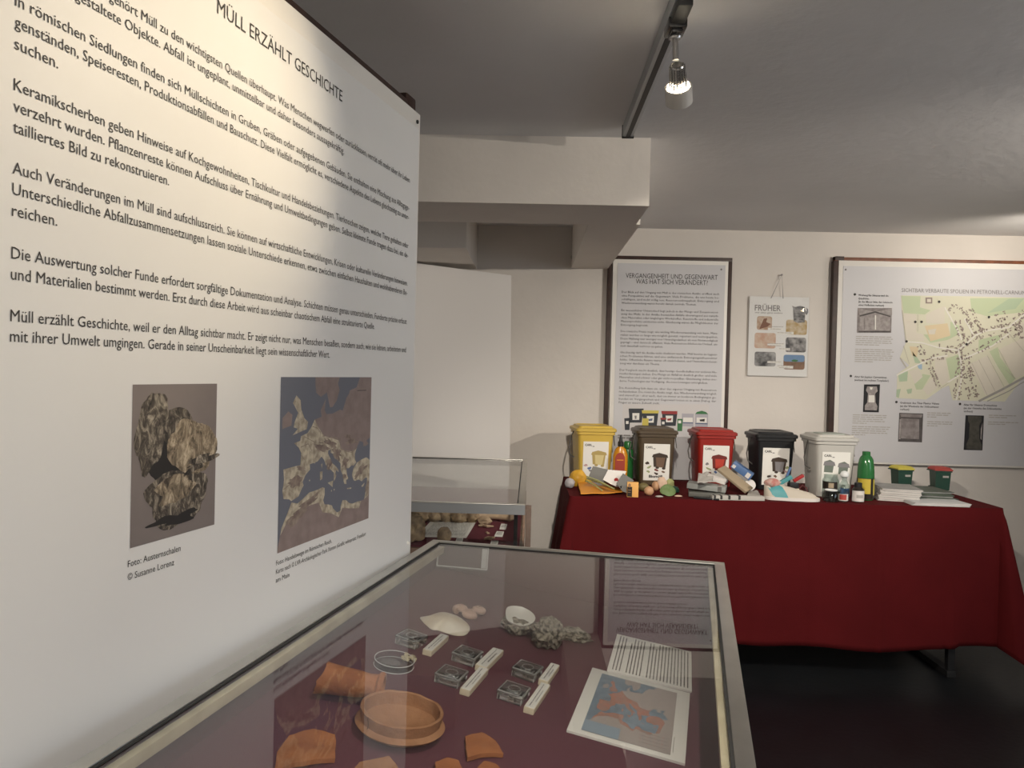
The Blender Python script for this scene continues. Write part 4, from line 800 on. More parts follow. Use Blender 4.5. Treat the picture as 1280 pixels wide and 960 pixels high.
# ------------------------------------------------------------------ five sorting bins
def bin_(name, label, loc, rz, m, mlid, icon, bold=None, sc=1.0):
    o = thing(name, label, 'bin', loc, rz, 'square lidded sorting bins in a row on the table'); H = .262*sc
    def sq(wx_, dy_, z, r_=.018, n=5):
        pts = []
        for cx, cy, a0 in ((wx_-r_, dy_-r_, 0), (-wx_+r_, dy_-r_, 90), (-wx_+r_, -dy_+r_, 180), (wx_-r_, -dy_+r_, 270)):
            for k in range(n): pts.append((cx+r_*math.cos(R(a0+k*90/(n-1))), cy+r_*math.sin(R(a0+k*90/(n-1))), z))
        return pts
    b = MB(); b.loft([sq(.074, .080, 0), sq(.078, .084, .004), sq(.090, .098, H-.022), sq(.097, .105, H-.020), sq(.097, .105, H), sq(.091, .099, H), sq(.076, .082, .006)], m, (True, True)); body = b.build('body', o)
    b = MB(); b.loft([sq(.101, .109, H-.006), sq(.103, .111, H-.004), sq(.103, .111, H+.008), sq(.098, .106, H+.012), sq(.088, .096, H+.013), sq(.084, .092, H+.022), sq(.074, .082, H+.024), sq(.070, .078, H+.020)], mlid); 
    lid = b.build('lid', o)
    if mlid == 'bin_chalk': b = MB(); b.loft([sq(.058, .064, H+.0205), sq(.056, .062, H+.026)], 'lid_grey'); b.build('lid_panel', lid, label='flat grey panel on the lid')
    b = MB(); pts = [(-.098, -.012, H-.012), (-.104, -.010, H-.03), (-.113, -.012, H-.10), (-.108, -.014, H-.135), (-.096, -.016, H-.15)]
    b.tube([(-.098, .0, H-.012), (-.110, -.02, H-.03), (-.124, -.03, H-.09), (-.120, -.04, H-.125), (-.100, -.045, H-.14)], .0030, 'wire', 6); b.build('wire_handle', o); b = MB(); b.tube([(.098, 0, H-.012), (.106, -.02, H-.03), (.110, -.03, H-.08)], .0022, 'wire', 6); b.build('wire_handle', o)
    # sticker follows the tilted front wall
    tilt = math.atan2(.014, H-.026); Y0 = -.0845
    S = Matrix.Translation((0, Y0, .004)) @ Matrix.Rotation(tilt, 4, 'X')
    b = MB(); b.M = S; b.box(-.064, .064, -.0016, -.0008, .022, .204*sc, 'paper'); 
    b.text('CARL', -.056, .182*sc, -.020, .0105, 'ink', .0021, bold=.03); b.fr(-.018, .178*sc, -.008, .182*sc, 'ink_grey', .0021)
    if bold: b.text(bold, -.036, .036, .030, .013, 'ink', .0021, bold=.04)
    icon(b); b.build('sticker', body, norm=False)
    return o
def icon_bin(c_main, c_dark, items):
    def f(b):
        # plain drawing of a waste bin with a few scraps
        b.fp([(-.014, .090), (.044, .086), (.050, .136), (-.018, .138)], c_main, .0021); b.fp([(-.024, .138), (.056, .136), (.052, .150), (.012, .160), (-.018, .152)], c_dark, .0022); b.fp([(-.014, .090), (.0, .089), (-.004, .137), (-.018, .138)], c_dark, .0022); b.fp([(.034, .087), (.044, .086), (.050, .136), (.042, .136)], c_dark, .0022)
        b.fe(.004, .086, .009, .006, c_dark, .0023); b.fe(.036, .083, .009, .006, c_dark, .0023)
        rng = random.Random(len(items)*3+1)
        for i, (x, z, m) in enumerate(items): b.fp(nat(x, z, rng.uniform(.008, .013), rng.uniform(.004, .007), i*3.3, rng.uniform(-.6, .6), 14, .5), m, .0022)
    return f
for nm, c in dict(i_cream=(.66, .56, .28), i_gold=(.45, .34, .12), i_brown=(.16, .095, .06), i_umber=(.05, .032, .022), i_red=(.50, .05, .03), i_wine=(.17, .02, .015), i_grey=(.22, .21, .22), i_green=(.15, .18, .15), i_lime=(.32, .36, .18), i_pink=(.5, .32, .32), i_blue=(.08, .15, .35)).items(): mat(nm, c, .6)
bin_('sorting_bin', 'yellow square bin with lid and sticker, left end of the bin row', tp(741, 604)+Vector((.0, .10, 0)), R(7), 'bin_yellow', 'bin_yellow', icon_bin('i_cream', 'i_gold', [(-.048, .085, 'i_pink'), (-.03, .07, 'i_blue'), (-.02, .058, 'i_grey')]))
bin_('sorting_bin', 'dark brown square bin with sticker, behind the vegetable scraps', tp(819, 607)+Vector((.0, .085, 0)), R(1.5), 'bin_umber', 'bin_umber', icon_bin('i_brown', 'i_umber', [(-.045, .108, 'i_umber'), (-.036, .088, 'i_lime'), (.0, .074, 'i_wine'), (-.04, .066, 'i_lime'), (.034, .066, 'i_brown'), (.0, .056, 'i_umber')]), 'Biomüll')
bin_('sorting_bin', 'red square bin with sticker, behind the waste paper', tp(893, 609)+Vector((.0, .085, 0)), R(1), 'bin_red', 'bin_red', icon_bin('i_red', 'i_wine', [(-.042, .112, 'i_grey'), (-.035, .088, 'i_lime'), (-.03, .066, 'i_wine'), (.0, .072, 'i_blue')]))
bin_('sorting_bin', 'black square bin with sticker, behind the canvas shoe', tp(968, 613)+Vector((.0, .085, 0)), R(0), 'bin_coal', 'bin_coal', icon_bin('i_grey', 'i_umber', [(.056, .11, 'i_lime'), (.05, .09, 'i_pink'), (-.03, .065, 'i_umber'), (.0, .066, 'i_brown')]))
bin_('sorting_bin', 'translucent white square bin with grey lid panel, right end of the bin row', tp(1043, 622)+Vector((.0, .088, 0)), R(0), 'bin_chalk', 'bin_chalk', lambda b: [b.fp([(x-.022, z-.028), (x+.018, z-.030), (x+.024, z+.018), (x+.004, z+.030), (x-.020, z+.022)], 'i_green', .0021) or b.fp([(x-.026, z+.004), (x+.030, z+.002), (x+.024, z+.020), (x-.022, z+.022)], 'i_grey', .0023) for x, z in ((-.032, .142), (.034, .135))], sc=1.02)

# ------------------------------------------------------------------ rubbish in front of the yellow bin
for nm, c, r_ in (('t_orange', (.75, .30, .03), .5), ('t_yellow', (.68, .38, .04), .5), ('t_slate', (.105, .105, .095), .5), ('t_white', (.68, .65, .62), .5), ('t_lime', (.36, .38, .16), .6), ('t_amber', (.60, .25, .015), .25), ('t_redlabel', (.34, .04, .02), .5), ('t_green', (.03, .19, .05), .3), ('t_greenglass', (.028, .15, .045), .15), ('t_carton', (.78, .42, .12), .5), ('t_brown', (.30, .17, .09), .6), ('t_kraft', (.36, .29, .20), .8), ('t_teal', (.07, .30, .33), .5), ('t_blue', (.08, .16, .34), .4), ('t_canvas', (.52, .47, .40), .85), ('t_news', (.45, .43, .40), .8), ('t_grey', (.26, .27, .26), .5), ('t_leaf', (.13, .20, .07), .6), ('t_egg', (.52, .30, .17), .5), ('t_peel', (.66, .48, .36), .6), ('t_olive', (.16, .13, .05), .6), ('t_red', (.36, .02, .02), .4), ('t_lid', (.02, .015, .012), .4), ('t_yellowlabel', (.55, .42, .05), .5), ('t_darkgreen', (.02, .065, .045), .4), ('t_lemon', (.60, .52, .08), .5), ('t_brick', (.42, .06, .05), .5)): mat(nm, c, r_)
p = tp(712, 610); b = MB(); b.blob((0, 0, .023), (.024, .024, .025), mat('pale_ball', (.50, .48, .50), .6, var=.2, vscale=40), .12, 3, 3, 2, flat=-.023); tag(b.build('crumpled_ball', loc=p), 'pale grey crumpled ball at the front left corner of the table', 'ball')
p = tp(722, 608)+Vector((0, .02, 0)); b = MB(); b.blob((0, 0, .036), (.042, .032, .040), 't_yellow', .16, 1.6, 4, 3, flat=-.040); tag(b.build('crumpled_bag', loc=p), 'yellow orange crumpled bag below the yellow bin', 'bag')
def flatpack(name, label, cat, pxs, mats, lift=0, th=.004, crump=.006, tilt=0, seed=0, n=9, hmax=0, pl=0):
    P = [at_z(q[0], q[1], TT+pl) for q in pxs]; P = [Vector((q.x, q.y, TT)) for q in P]; c = sum(P, Vector())/4; g = []
    for th_ in (0, th):
        for i in range(n+1):
            for j in range(n+1):
                u, v = i/n, j/n; q = P[0].lerp(P[1], u).lerp(P[3].lerp(P[2], u), v)-c; q.z = lift+th_+crump*(.5+.5*noise.noise(Vector((u*3, v*3, seed))))+tilt*(1-v)+hmax*math.sin(PI*u)*math.sin(PI*v); g.append(q)
    b = MB(); m = n+1; fs = []
    for s in (0, m*m):
        for i in range(n):
            for j in range(n): a = s+i*m+j; fs.append((a, a+1, a+m+1, a+m))
    for i in range(n):
        for a, d in ((i*m, (i+1)*m), (i*m+n, (i+1)*m+n), (i, i+1), (n*m+i, n*m+i+1)): fs.append((a, d, d+m*m, a+m*m))
    b.add(g, fs, mats, True); return tag(b.build(name, loc=c, sharp=45), label, cat)
flatpack('plastic_wrapper', 'flat orange plastic wrapper lying along the table edge under the sachets', 'wrapper', [(722, 604), (745, 605), (788, 614), (726, 616)], 't_orange', .001, .004, .016, .01, 1, pl=.015)
for i, (a, d) in enumerate((((725, 597), (757, 612)), ((726, 599), (764, 613)), ((727, 602), (750, 613)))):
    A, D = tp(*a), tp(*d); A, D = Vector((A.x, 3.55+.014*i, TT+.070-.012*i)), Vector((D.x, 3.46+.014*i, TT+.040-.012*i)); b = MB(); b.tube([(0, 0, 0), (D-A)*.5+Vector((0, 0, .004)), D-A], .0035, 't_lime', 6)
    tag(b.build('drinking_straw', loc=A), ('topmost', 'middle', 'lowest')[i]+' of three thin green straws lying on the orange wrapper', 'straw', 'green straws by the yellow bin')
def slab(name, label, cat, pxs, Y, m, th=.004, extra=None, lean=.35):
    P = [at_y(px, py, Y) for px, py in pxs]; zlo = min(p.z for p in P); P = [Vector((p.x, Y+(p.z-zlo)*lean, p.z)) for p in P]
    c = sum(P, Vector())/len(P); c.z = zlo; n = len(P); bk = Vector((0, th, 0)); o = thing(name, label, cat, c); b = MB()
    Q = [p-c for p in P]; b.add(Q+[q+bk for q in Q], [tuple(range(n)), tuple(range(2*n-1, n-1, -1))]+[(k, (k+1) % n, n+(k+1) % n, n+k) for k in range(n)], m); b.build('sachet_body', o)
    if extra:
        b = MB(); extra(b, Q); b.build('printed_mark', o)
    return o
slab('foil_sachet', 'dark grey sachet leaning on the yellow bin sticker', 'sachet', [(735, 599), (742, 584), (761, 588), (755, 606), (748, 607)], 3.585, 't_slate', .008)
def dot(b, Q):
    c = sum(Q, Vector())/len(Q)+Vector((.012, -.004, -.006)); b.add([c+Vector((.010*math.cos(a), 0, .010*math.sin(a))) for a in [2*PI*k/14 for k in range(14)]], [tuple(range(14))], 't_red')
slab('paper_sachet', 'white sachet with a red dot between the two dark sachets', 'sachet', [(754, 600), (761, 588), (784, 590), (773, 609), (765, 606)], 3.505, 't_white', .006, dot)
slab('foil_sachet', 'dark grey sachet beside the small orange carton', 'sachet', [(771, 605), (780, 593), (793, 601), (785, 617), (778, 614)], 3.47, 't_slate', .008)
flatpack('black_film', 'crumpled black film piece between the sachets', 'film', [(752, 610), (766, 608), (786, 615), (776, 619)], 'black', .022, .006, .02, .0, 5)
p = tp(791, 621.5); o = thing('small_carton', 'small orange carton with dark print standing at the table edge', 'carton', p+Vector((0, .012, 0)), R(-4))
b = MB(); b.box(-.025, .025, -.012, .012, 0, .066, 't_carton', .001); b.build('box_body', o); b = MB(); b.fr(-.024, .002, -.003, .046, 't_lid', .0125); b.fe(-.015, .052, .006, .009, 't_brown', .0126); b.fr(-.021, .03, -.007, .033, 't_brown', .0127); b.fr(-.021, .02, -.009, .022, 't_brown', .0127); b.build('print', o, norm=False)
q = tp(770, 603); o = thing('pump_bottle', 'amber bottle with black cap and red label between the yellow and brown bins', 'bottle', (.455, 3.83, TT))
b = MB()
b.loft([[(rx*math.cos(2*PI*k/24), ry*math.sin(2*PI*k/24), z) for k in range(24)] for rx, ry, z in ((.034, .020, 0), (.036, .022, .005), (.037, .023, .10), (.036, .022, .145), (.026, .018, .175), (.013, .013, .187), (.012, .012, .192))], 't_amber'); b.build('body', o)
b = MB(); b.loft([[(rx*math.cos(2*PI*k/20), rx*math.sin(2*PI*k/20), z) for k in range(20)] for rx, z in ((.0145, .188), (.0145, .21), (.009, .214), (.007, .228), (.004, .244))], 'black'); b.build('cap', o)
b = MB(); b.fe(-.004, .128, .024, .030, 't_redlabel', .0245, 20); b.fr(-.028, .03, .020, .125, 't_redlabel', .0243); b.fr(-.020, .120, .012, .124, 't_orange', .0248); b.build('label_sheet', o, norm=False)
o = thing('spray_can', 'green can half hidden behind the amber bottle', 'can', (.505, 3.93, TT)); b = MB(); b.lathe([(.026, 0), (.028, .003), (.028, .155), (.025, .165), (.015, .17)], 't_green', 24); b.build('can_body', o); b = MB(); b.lathe([(.016, .17), (.022, .172), (.022, .200), (.018, .206)], 't_green', 20); b.build('cap', o)

# ------------------------------------------------------------------ vegetable scraps by the brown bin
GS = 'food scraps in front of the brown bin'
for px, py, rad, m, lab, sd in ((811, 619.5, (.022, .019, .021), 't_egg', 'brown egg nearest the table edge', 1), (819, 614, (.017, .026, .024), 't_egg', 'elongated brown egg behind the front egg', 2), (804, 614, (.026, .022, .020), 't_olive', 'olive brown potato behind the small orange carton', 3), (827, 612, (.024, .018, .030), 't_peel', 'pale onion with peeling skin against the brown bin', 4)):
    p = tp(px, py); b = MB(); b.blob((0, 0, rad[2]), rad, m, .06 if m != 't_peel' else .2, 2, 3, sd); tag(b.build('food_scrap', loc=p), lab, 'food scrap', GS)
p = tp(835, 620); b = MB(); polar(b, [(.034*math.cos(2*PI*k/24)*(1+.1*math.cos(2*2*PI*k/24)), .030*math.sin(2*PI*k/24)) for k in range(24)], 't_leaf', .022, .002, 6, (1, 0), 6, .004, 2, .2); o = b.build('leaf', loc=p+Vector((0, .012, .020))); o.rotation_euler = (R(55), 0, R(10)); tag(o, 'green leaf standing up beside the eggs', 'leaf', GS)
p = tp(837, 611); b = MB(); b.blob((0, 0, .022), (.022, .015, .026), 't_lime', .25, 2, 3, 7, flat=-.022); tag(b.build('peel', loc=p), 'pale green peel behind the green leaf', 'food scrap', GS)
for px, py, m, lab in ((824, 621, 't_news', 'flat pale shell fragment left of the green leaf'), (848, 620.5, 't_peel', 'flat pinkish peel right of the green leaf')):
    p = tp(px, py); b = MB(); polar(b, [(.018*math.cos(2*PI*k/18), .010*math.sin(2*PI*k/18)) for k in range(18)], m, .006, .002, 0, (1, 0), 4, .001, 3, .6); tag(b.build('peel', loc=p), lab, 'food scrap', GS)
p = tp(843, 616); b = MB(); b.blob((0, 0, .015), (.020, .016, .016), 't_darkgreen', .35, 2, 3, 9, flat=-.015); tag(b.build('dark_leaf_scrap', loc=p), 'dark crumpled leaf right of the green leaf', 'food scrap', GS)

# ------------------------------------------------------------------ waste paper by the red bin
GP = 'waste paper pile in front of the red bin'
def bar(name, label, A, D, wd, th, m, extra=None, roll=0, cat='paper'):
    A, D = Vector(A), Vector(D); x = (D-A).normalized(); y = Vector((0, 0, 1)).cross(x).normalized(); z = x.cross(y); L = (D-A).length
    o = thing(name, label, cat, A, 0, GP); M4 = Matrix((x, y, z)).transposed().to_4x4() @ Matrix.Rotation(roll, 4, 'X')
    b = MB(); b.M = M4; b.box(0, L, -wd/2, wd/2, 0, th, m, min(.002, th*.3)); b.build('body', o)
    if extra: b = MB(); b.M = M4; extra(b, L, wd, th); b.build('print', o)
    return o
def T(px, Y, z): q = at_y(px, 600, Y); return (q.x, Y, TT+z)
bar('folded_newspaper', 'lowest dark folded paper of the pile before the red bin', T(861, 3.52, .004), T(906, 3.49, .004), .11, .02, 't_slate')
bar('folded_newspaper', 'grey paper parcel with a shiny end on the pile before the red bin', T(860, 3.55, .036), T(908, 3.50, .026), .10, .024, 't_grey', lambda b, L, wd, th: b.box(L-.035, L-.018, -wd/2-.0006, wd/2, .002, th+.0006, 'steel'))
bar('cardboard_tube_box', 'long white narrow box across the grey parcel', T(884, 3.565, .076), T(907, 3.53, .056), .036, .018, 't_white', None, R(10))
bar('kraft_envelope', 'brown cardboard piece slanting over the pile', T(900, 3.64, .112), T(936, 3.56, .020), .070, .012, 't_kraft', None, R(12))
bar('milk_carton', 'blue and white carton at the top right of the pile', T(913, 3.70, .118), T(937, 3.67, .060), .065, .035, 't_blue', lambda b, L, wd, th: [b.box(L-.028, L-.008, -wd/2-.0006, wd/2, .004, th-.006, 't_white'), b.box(.004, .02, -wd/2-.0005, 0, .005, th*.6, 't_white')])
p = at_y(937, 604, 3.66); b = MB(); b.M = Matrix.Rotation(R(70), 4, 'X') ; b.lathe([(.026, -.02), (.027, -.018), (.027, .018), (.026, .02)], 't_white', 24); tag(b.build('paper_roll', loc=(p.x, 3.67, TT+.032)), 'round white paper roll at the right of the pile', 'paper roll', GP)
flatpack('crumpled_paper', 'white crumpled paper between sticker and grey parcel', 'paper', [(873, 594), (893, 594), (890, 599), (872, 600)], 't_news', .062, .004, .02, .02, 4, pl=.085)['group'] = GP
bar('newspaper_roll', 'long printed newspaper roll at the front edge of the pile', T(890, 3.425, .0), T(955, 3.44, .0), .034, .020, 't_news', lambda b, L, wd, th: [b.box(x, x+.010, -wd/2-.0006, wd/2, .004, th+.0005, 'ink') for x in (.005, .034, .07, .115)])
bar('magazine', 'thin dark magazine under the front newspaper roll', T(868, 3.46, .0), T(900, 3.43, .0), .06, .008, 'black_gloss')
flatpack('newspaper_sheet', 'loose grey newspaper sheet between pile and shoe', 'paper', [(936, 613), (947, 614), (951, 620), (934, 620)], 't_news', .002, .004, .012, .0, 6, pl=.01)['group'] = GP

# ------------------------------------------------------------------ shoe and small things by the black bin
q = tp(953, 622); sh = thing('canvas_shoe', 'worn white canvas shoe with teal band, toe pointing right', 'shoe', (q.x, 3.50, TT), R(-10))
def shoe_ring(t):
    L = .236; x = t*L
    wd = .030+.010*math.sin(PI*min(1, t*1.1)); wd *= math.sqrt(max(.04, 1-((.12-t)/.12)**2)) if t < .12 else 1
    wd *= math.sqrt(max(.06, 1-((t-.80)/.205)**2)) if t > .80 else 1
    h = .088-.060*t**.9; h -= .022*math.exp(-((t-.13)/.08)**2); h = h*(.80+.20*min(1, t/.05)) if t < .05 else h
    if t > .82: h *= math.sqrt(max(.12, 1-((t-.82)/.185)**2))
    return x, wd, max(h, .016)
rings = []
for k in range(23):
    t = k/22; x, wd, h = shoe_ring(t); r_ = []
    for j in range(20):
        a = 2*PI*j/20; ca, sa = math.cos(a), math.sin(a); r_.append((x, wd*ca*(1-.25*max(0, sa)), .012+(h-.012)*(max(0, sa)**.8) if sa > 0 else .012))
    rings.append(r_)
b = MB(); b.loft(rings, 't_canvas'); b.build('upper', sh)
b = MB(); out = [shoe_ring(k/22) for k in range(23)]; pl = [(x, wd+.003) for x, wd, h in out]+[(out[-1][0]+.004, 0)]+[(x, -wd-.003) for x, wd, h in out[::-1]]
b.prism(pl, 0, .014, 't_white'); b.build('sole', sh)
b = MB()
for k0, k1, m, pad in ((2, 8, 't_teal', .0018), ):
    rr_ = []
    for k in range(k0, k1+1):
        x, wd, h = shoe_ring(k/22); rr_.append([(x-.012*math.cos(2*PI*j/20)*0+.030*(max(0, math.sin(2*PI*j/20))-.5)*(-1 if j < 5 else -1), (wd+pad)*math.cos(2*PI*j/20)*(1-.25*max(0, math.sin(2*PI*j/20))), .012+(h-.012+pad)*max(0, math.sin(2*PI*j/20))**.8) for j in range(0, 11)])
    b.loft(rr_, m, (False, False), False)
b.build('teal_band', sh)
b = MB(); b.blob((.034, -.004, .072), (.034, .018, .022), mat('tongue', (.55, .45, .40), .8, c2=(.42, .12, .10), vscale=35), .25, 2, 3, 5); b.build('tongue', sh)
bar('cosmetic_tube', 'teal tube leaning against the black bin above the shoe', T(972, 3.60, .040), T(991, 3.585, .085), .03, .018, 't_teal', cat='tube')['group'] = 'small waste by the black bin'
bar('pen', 'thin blue pen standing behind the teal tube', T(984, 3.66, .075), T(989, 3.66, .125), .010, .010, 't_blue', cat='pen')['group'] = 'small waste by the black bin'
bar('screwdriver_handle', 'red handle pointing up right beside the white bin', T(993, 3.55, .070), T(1005, 3.55, .098), .016, .014, 't_red', lambda b, L, wd, th: b.box(L, L+.006, -.004, .004, .004, .010, 'steel'), cat='handle')['group'] = 'small waste by the black bin'
o = thing('battery_block', 'beige and black block behind the shoe, next to the white bin', 'block', (at_y(993, 610, 3.58).x, 3.60, TT), R(8)); b = MB(); b.box(-.024, .024, -.015, .015, 0, .036, 'cream_block', .002); b.build('base', o); b = MB(); b.box(-.022, .022, -.014, .014, .036, .062, 'black', .002); b.build('top', o)
b = MB(); pts = [(0, 0, .050), (.012, -.002, .066), (.03, -.004, .055), (.036, -.006, .030), (.026, -.008, .010), (.008, -.010, .012), (.0, -.011, .030), (.004, -.012, .046)]; b.tube(pts, .0026, 't_wine' if 't_wine' in MATS else mat('t_wine', (.12, .02, .025), .5), 8); tag(b.build('cable_loop', loc=(at_y(999, 606, 3.55).x, 3.545, TT-.0075)), 'thin dark red cable loop in front of the white bin', 'cable')

# ------------------------------------------------------------------ jars and bottles by the white bin
def jar(name, label, px, Y, prof, m, parts, cat='jar'):
    x = at_y(px, 615, Y).x; o = thing(name, label, cat, (x, Y, TT)); b = MB(); b.lathe(prof, m, 24); b.build('body', o)
    for nm, kind, pr, mm in parts:
        b = MB()
        if kind == 'l': b.lathe(pr, mm, 24)
        elif kind == 'w':                                          # label wrapped round the front
            r_, z0, z1, a0, a1 = pr; rows = [[(r_*math.cos(a0+(a1-a0)*k/14), r_*math.sin(a0+(a1-a0)*k/14), z) for k in range(15)] for z in (z0, z1)]; b.loft(rows, mm, (False, False), False)
        b.build(nm, o)
    return o
jar('glass_jar', 'clear low glass jar at the table edge with a second jar behind', 1039, 3.47, [(.033, 0), (.036, .003), (.036, .036), (.031, .046), (.026, .050), (.0245, .049), (.029, .044), (.034, .035), (.034, .004), (.001, .003)], 'bottle_glass', [('rim', 'l', [(.0262, .048), (.0275, .050), (.0262, .053), (.0245, .05)], 'frost')])
jar('glass_jar', 'glass jar with dark label and pale ring print, behind the low jar', 1038, 3.546, [(.032, 0), (.037, .003), (.037, .085), (.030, .098), (.030, .112), (.028, .112), (.028, .097), (.035, .083), (.035, .004), (.001, .003)], 'bottle_glass', [('label_sheet', 'w', (.0374, .048, .082, R(185), R(300)), 't_lid'), ('ring_print', 'w', (.0378, .054, .076, R(235), R(270)), 't_kraft')])
jar('small_bottle', 'small clear bottle with red and white label beside the low jar', 1054, 3.475, [(.019, 0), (.021, .003), (.021, .040), (.010, .056), (.009, .075), (.007, .075), (.008, .055), (.019, .039), (.019, .004), (.001, .003)], 'bottle_glass', [('label_sheet', 'w', (.0214, .006, .036, R(180), R(360)), 't_white'), ('red_print', 'w', (.0217, .010, .034, R(205), R(290)), 't_brick')], 'bottle')
jar('tall_bottle', 'tall clear bottle with white bulb top behind the red label bottle', 1055, 3.545, [(.020, 0), (.022, .003), (.022, .065), (.012, .085), (.011, .10), (.009, .10), (.010, .084), (.020, .064), (.020, .004), (.001, .003)], 'bottle_glass', [('stopper', 'l', [(.008, .098), (.018, .104), (.020, .115), (.014, .126), (.004, .130)], 'frost'), ('label_sheet', 'w', (.0224, .012, .052, R(200), R(340)), 't_blue')], 'bottle')
jar('medicine_bottle', 'small brown bottle with big white label left of the green bottle', 1072.5, 3.48, [(.024, 0), (.026, .003), (.026, .055), (.016, .066), (.015, .068)], 't_lid', [('cap', 'l', [(.016, .068), (.0165, .068), (.0165, .084), (.014, .086)], 'black'), ('label_sheet', 'w', (.0265, .004, .052, R(185), R(355)), 't_white'), ('small_print', 'w', (.0268, .020, .034, R(235), R(300)), 'ink_pale')], 'bottle')
jar('green_bottle', 'tall green bottle with yellow label right of the white bin', 1081.5, 3.555, [(.034, 0), (.037, .004), (.037, .115), (.036, .135), (.0345, .16), (.030, .185), (.024, .196), (.0175, .203), (.0175, .22), (.016, .221)], 't_greenglass', [('lower_sleeve', 'l', [(.0373, .004), (.0375, .006), (.0375, .098), (.0373, .10)], 't_lid'), ('label_sheet', 'w', (.0378, .030, .098, R(190), R(282)), 't_yellowlabel'), ('side_label', 'w', (.0378, .024, .096, R(305), R(350)), 't_lemon')], 'bottle')

# ------------------------------------------------------------------ small model wheelie bins and brochures
def mini(label, px, py, mlid, rz):
    p = tp(px, py); o = thing('miniature_bin', label, 'bin', (p.x, 3.93, TT), rz, 'miniature green bins at the right of the table')
    def rc(wx_, dy_, z, y0=0): return [(-wx_, -dy_+y0, z), (wx_, -dy_+y0, z), (wx_, dy_+y0, z), (-wx_, dy_+y0, z)]
    b = MB(); b.loft([rc(.033, .030, .004), rc(.037, .036, .095), rc(.041, .040, .096), rc(.041, .040, .103)], 't_darkgreen', sm=False); b.fr(-.002, .068, .026, .078, 't_news', .0365); b.build('body', o)
    b = MB(); b.loft([rc(.043, .043, .103), rc(.044, .043, .108), rc(.034, .032, .119, .004), rc(.02, .02, .122, .006)], mlid, sm=False); b.build('lid', o)
    b = MB(); b.box(-.046, .046, .041, .047, .096, .102, 't_darkgreen', .001); b.build('handle_bar', o)
    for s in (-1, 1):
        b = MB(); b.M = Matrix.Translation((s*.036, .030, .010)) @ Matrix.Rotation(PI/2, 4, 'Y'); b.lathe([(.010, -.004), (.010, .004)], 'black', 14); b.build('wheel', o)
mini('miniature dark green wheeled bin with yellow lid', 1128, 612, 't_lemon', R(5)); mini('miniature dark green wheeled bin with red lid', 1171.5, 612, 't_brick', R(-4))
rng = random.Random(13)
def booklet(label, group, c, wd, dp, th, rz, m, edge, fan=0):
    o = thing('brochure', label, 'brochure', c, rz, group); b = MB(); b.box(-wd/2, wd/2, -dp/2, dp/2, 0, th*.8, edge); b.build('pages', o)
    b = MB(); b.box(-wd/2-.001, wd/2+.001, -dp/2-.001, dp/2+.001, th*.8, th, m); b.build('cover', o)
cg = tp(1121, 624); 
for k in range(9): booklet('grey printed brochure in the stack beside the green bottle' if k < 8 else 'topmost grey brochure of the stack beside the green bottle', 'grey brochures stacked beside the green bottle', (cg.x-.005+.002*k, 3.62+.003*math.sin(k*2), TT+.0062*k), .17, .20, .006, R(-12+2.0*math.sin(k*1.7)), mat('brochure_grey', (.34, .34, .335), .5, var=.25, vscale=18), 't_white')
cd = tp(1159, 622)
for k in range(7): booklet('dark green brochure in the fanned stack before the miniature bins' if k < 6 else 'topmost dark green brochure of the fanned stack', 'dark green brochures fanned out', (cd.x+.012*math.sin(k*2.1), 3.66+.004*k, TT+.0056*k), .16, .20, .0054, R(-6+6*math.sin(k*1.3)), mat('brochure_green', (.05, .07, .05), .5, c2=(.09, .11, .085), vscale=14), 'brochure_green' if k % 3 else 'brochure_grey')
ct = tp(1168, 630)
for k in range(4): booklet('white leaflet in the low stack at the table edge' if k < 3 else 'topmost white leaflet of the low stack', 'white leaflets at the right table edge', (ct.x+.004*k, 3.485+.003*k, TT+.0028*k), .245, .135, .0026, R(-3+1.2*k), mat('leaflet', (.66, .66, .66), .5, c2=(.52, .54, .56), vscale=8), 't_white')

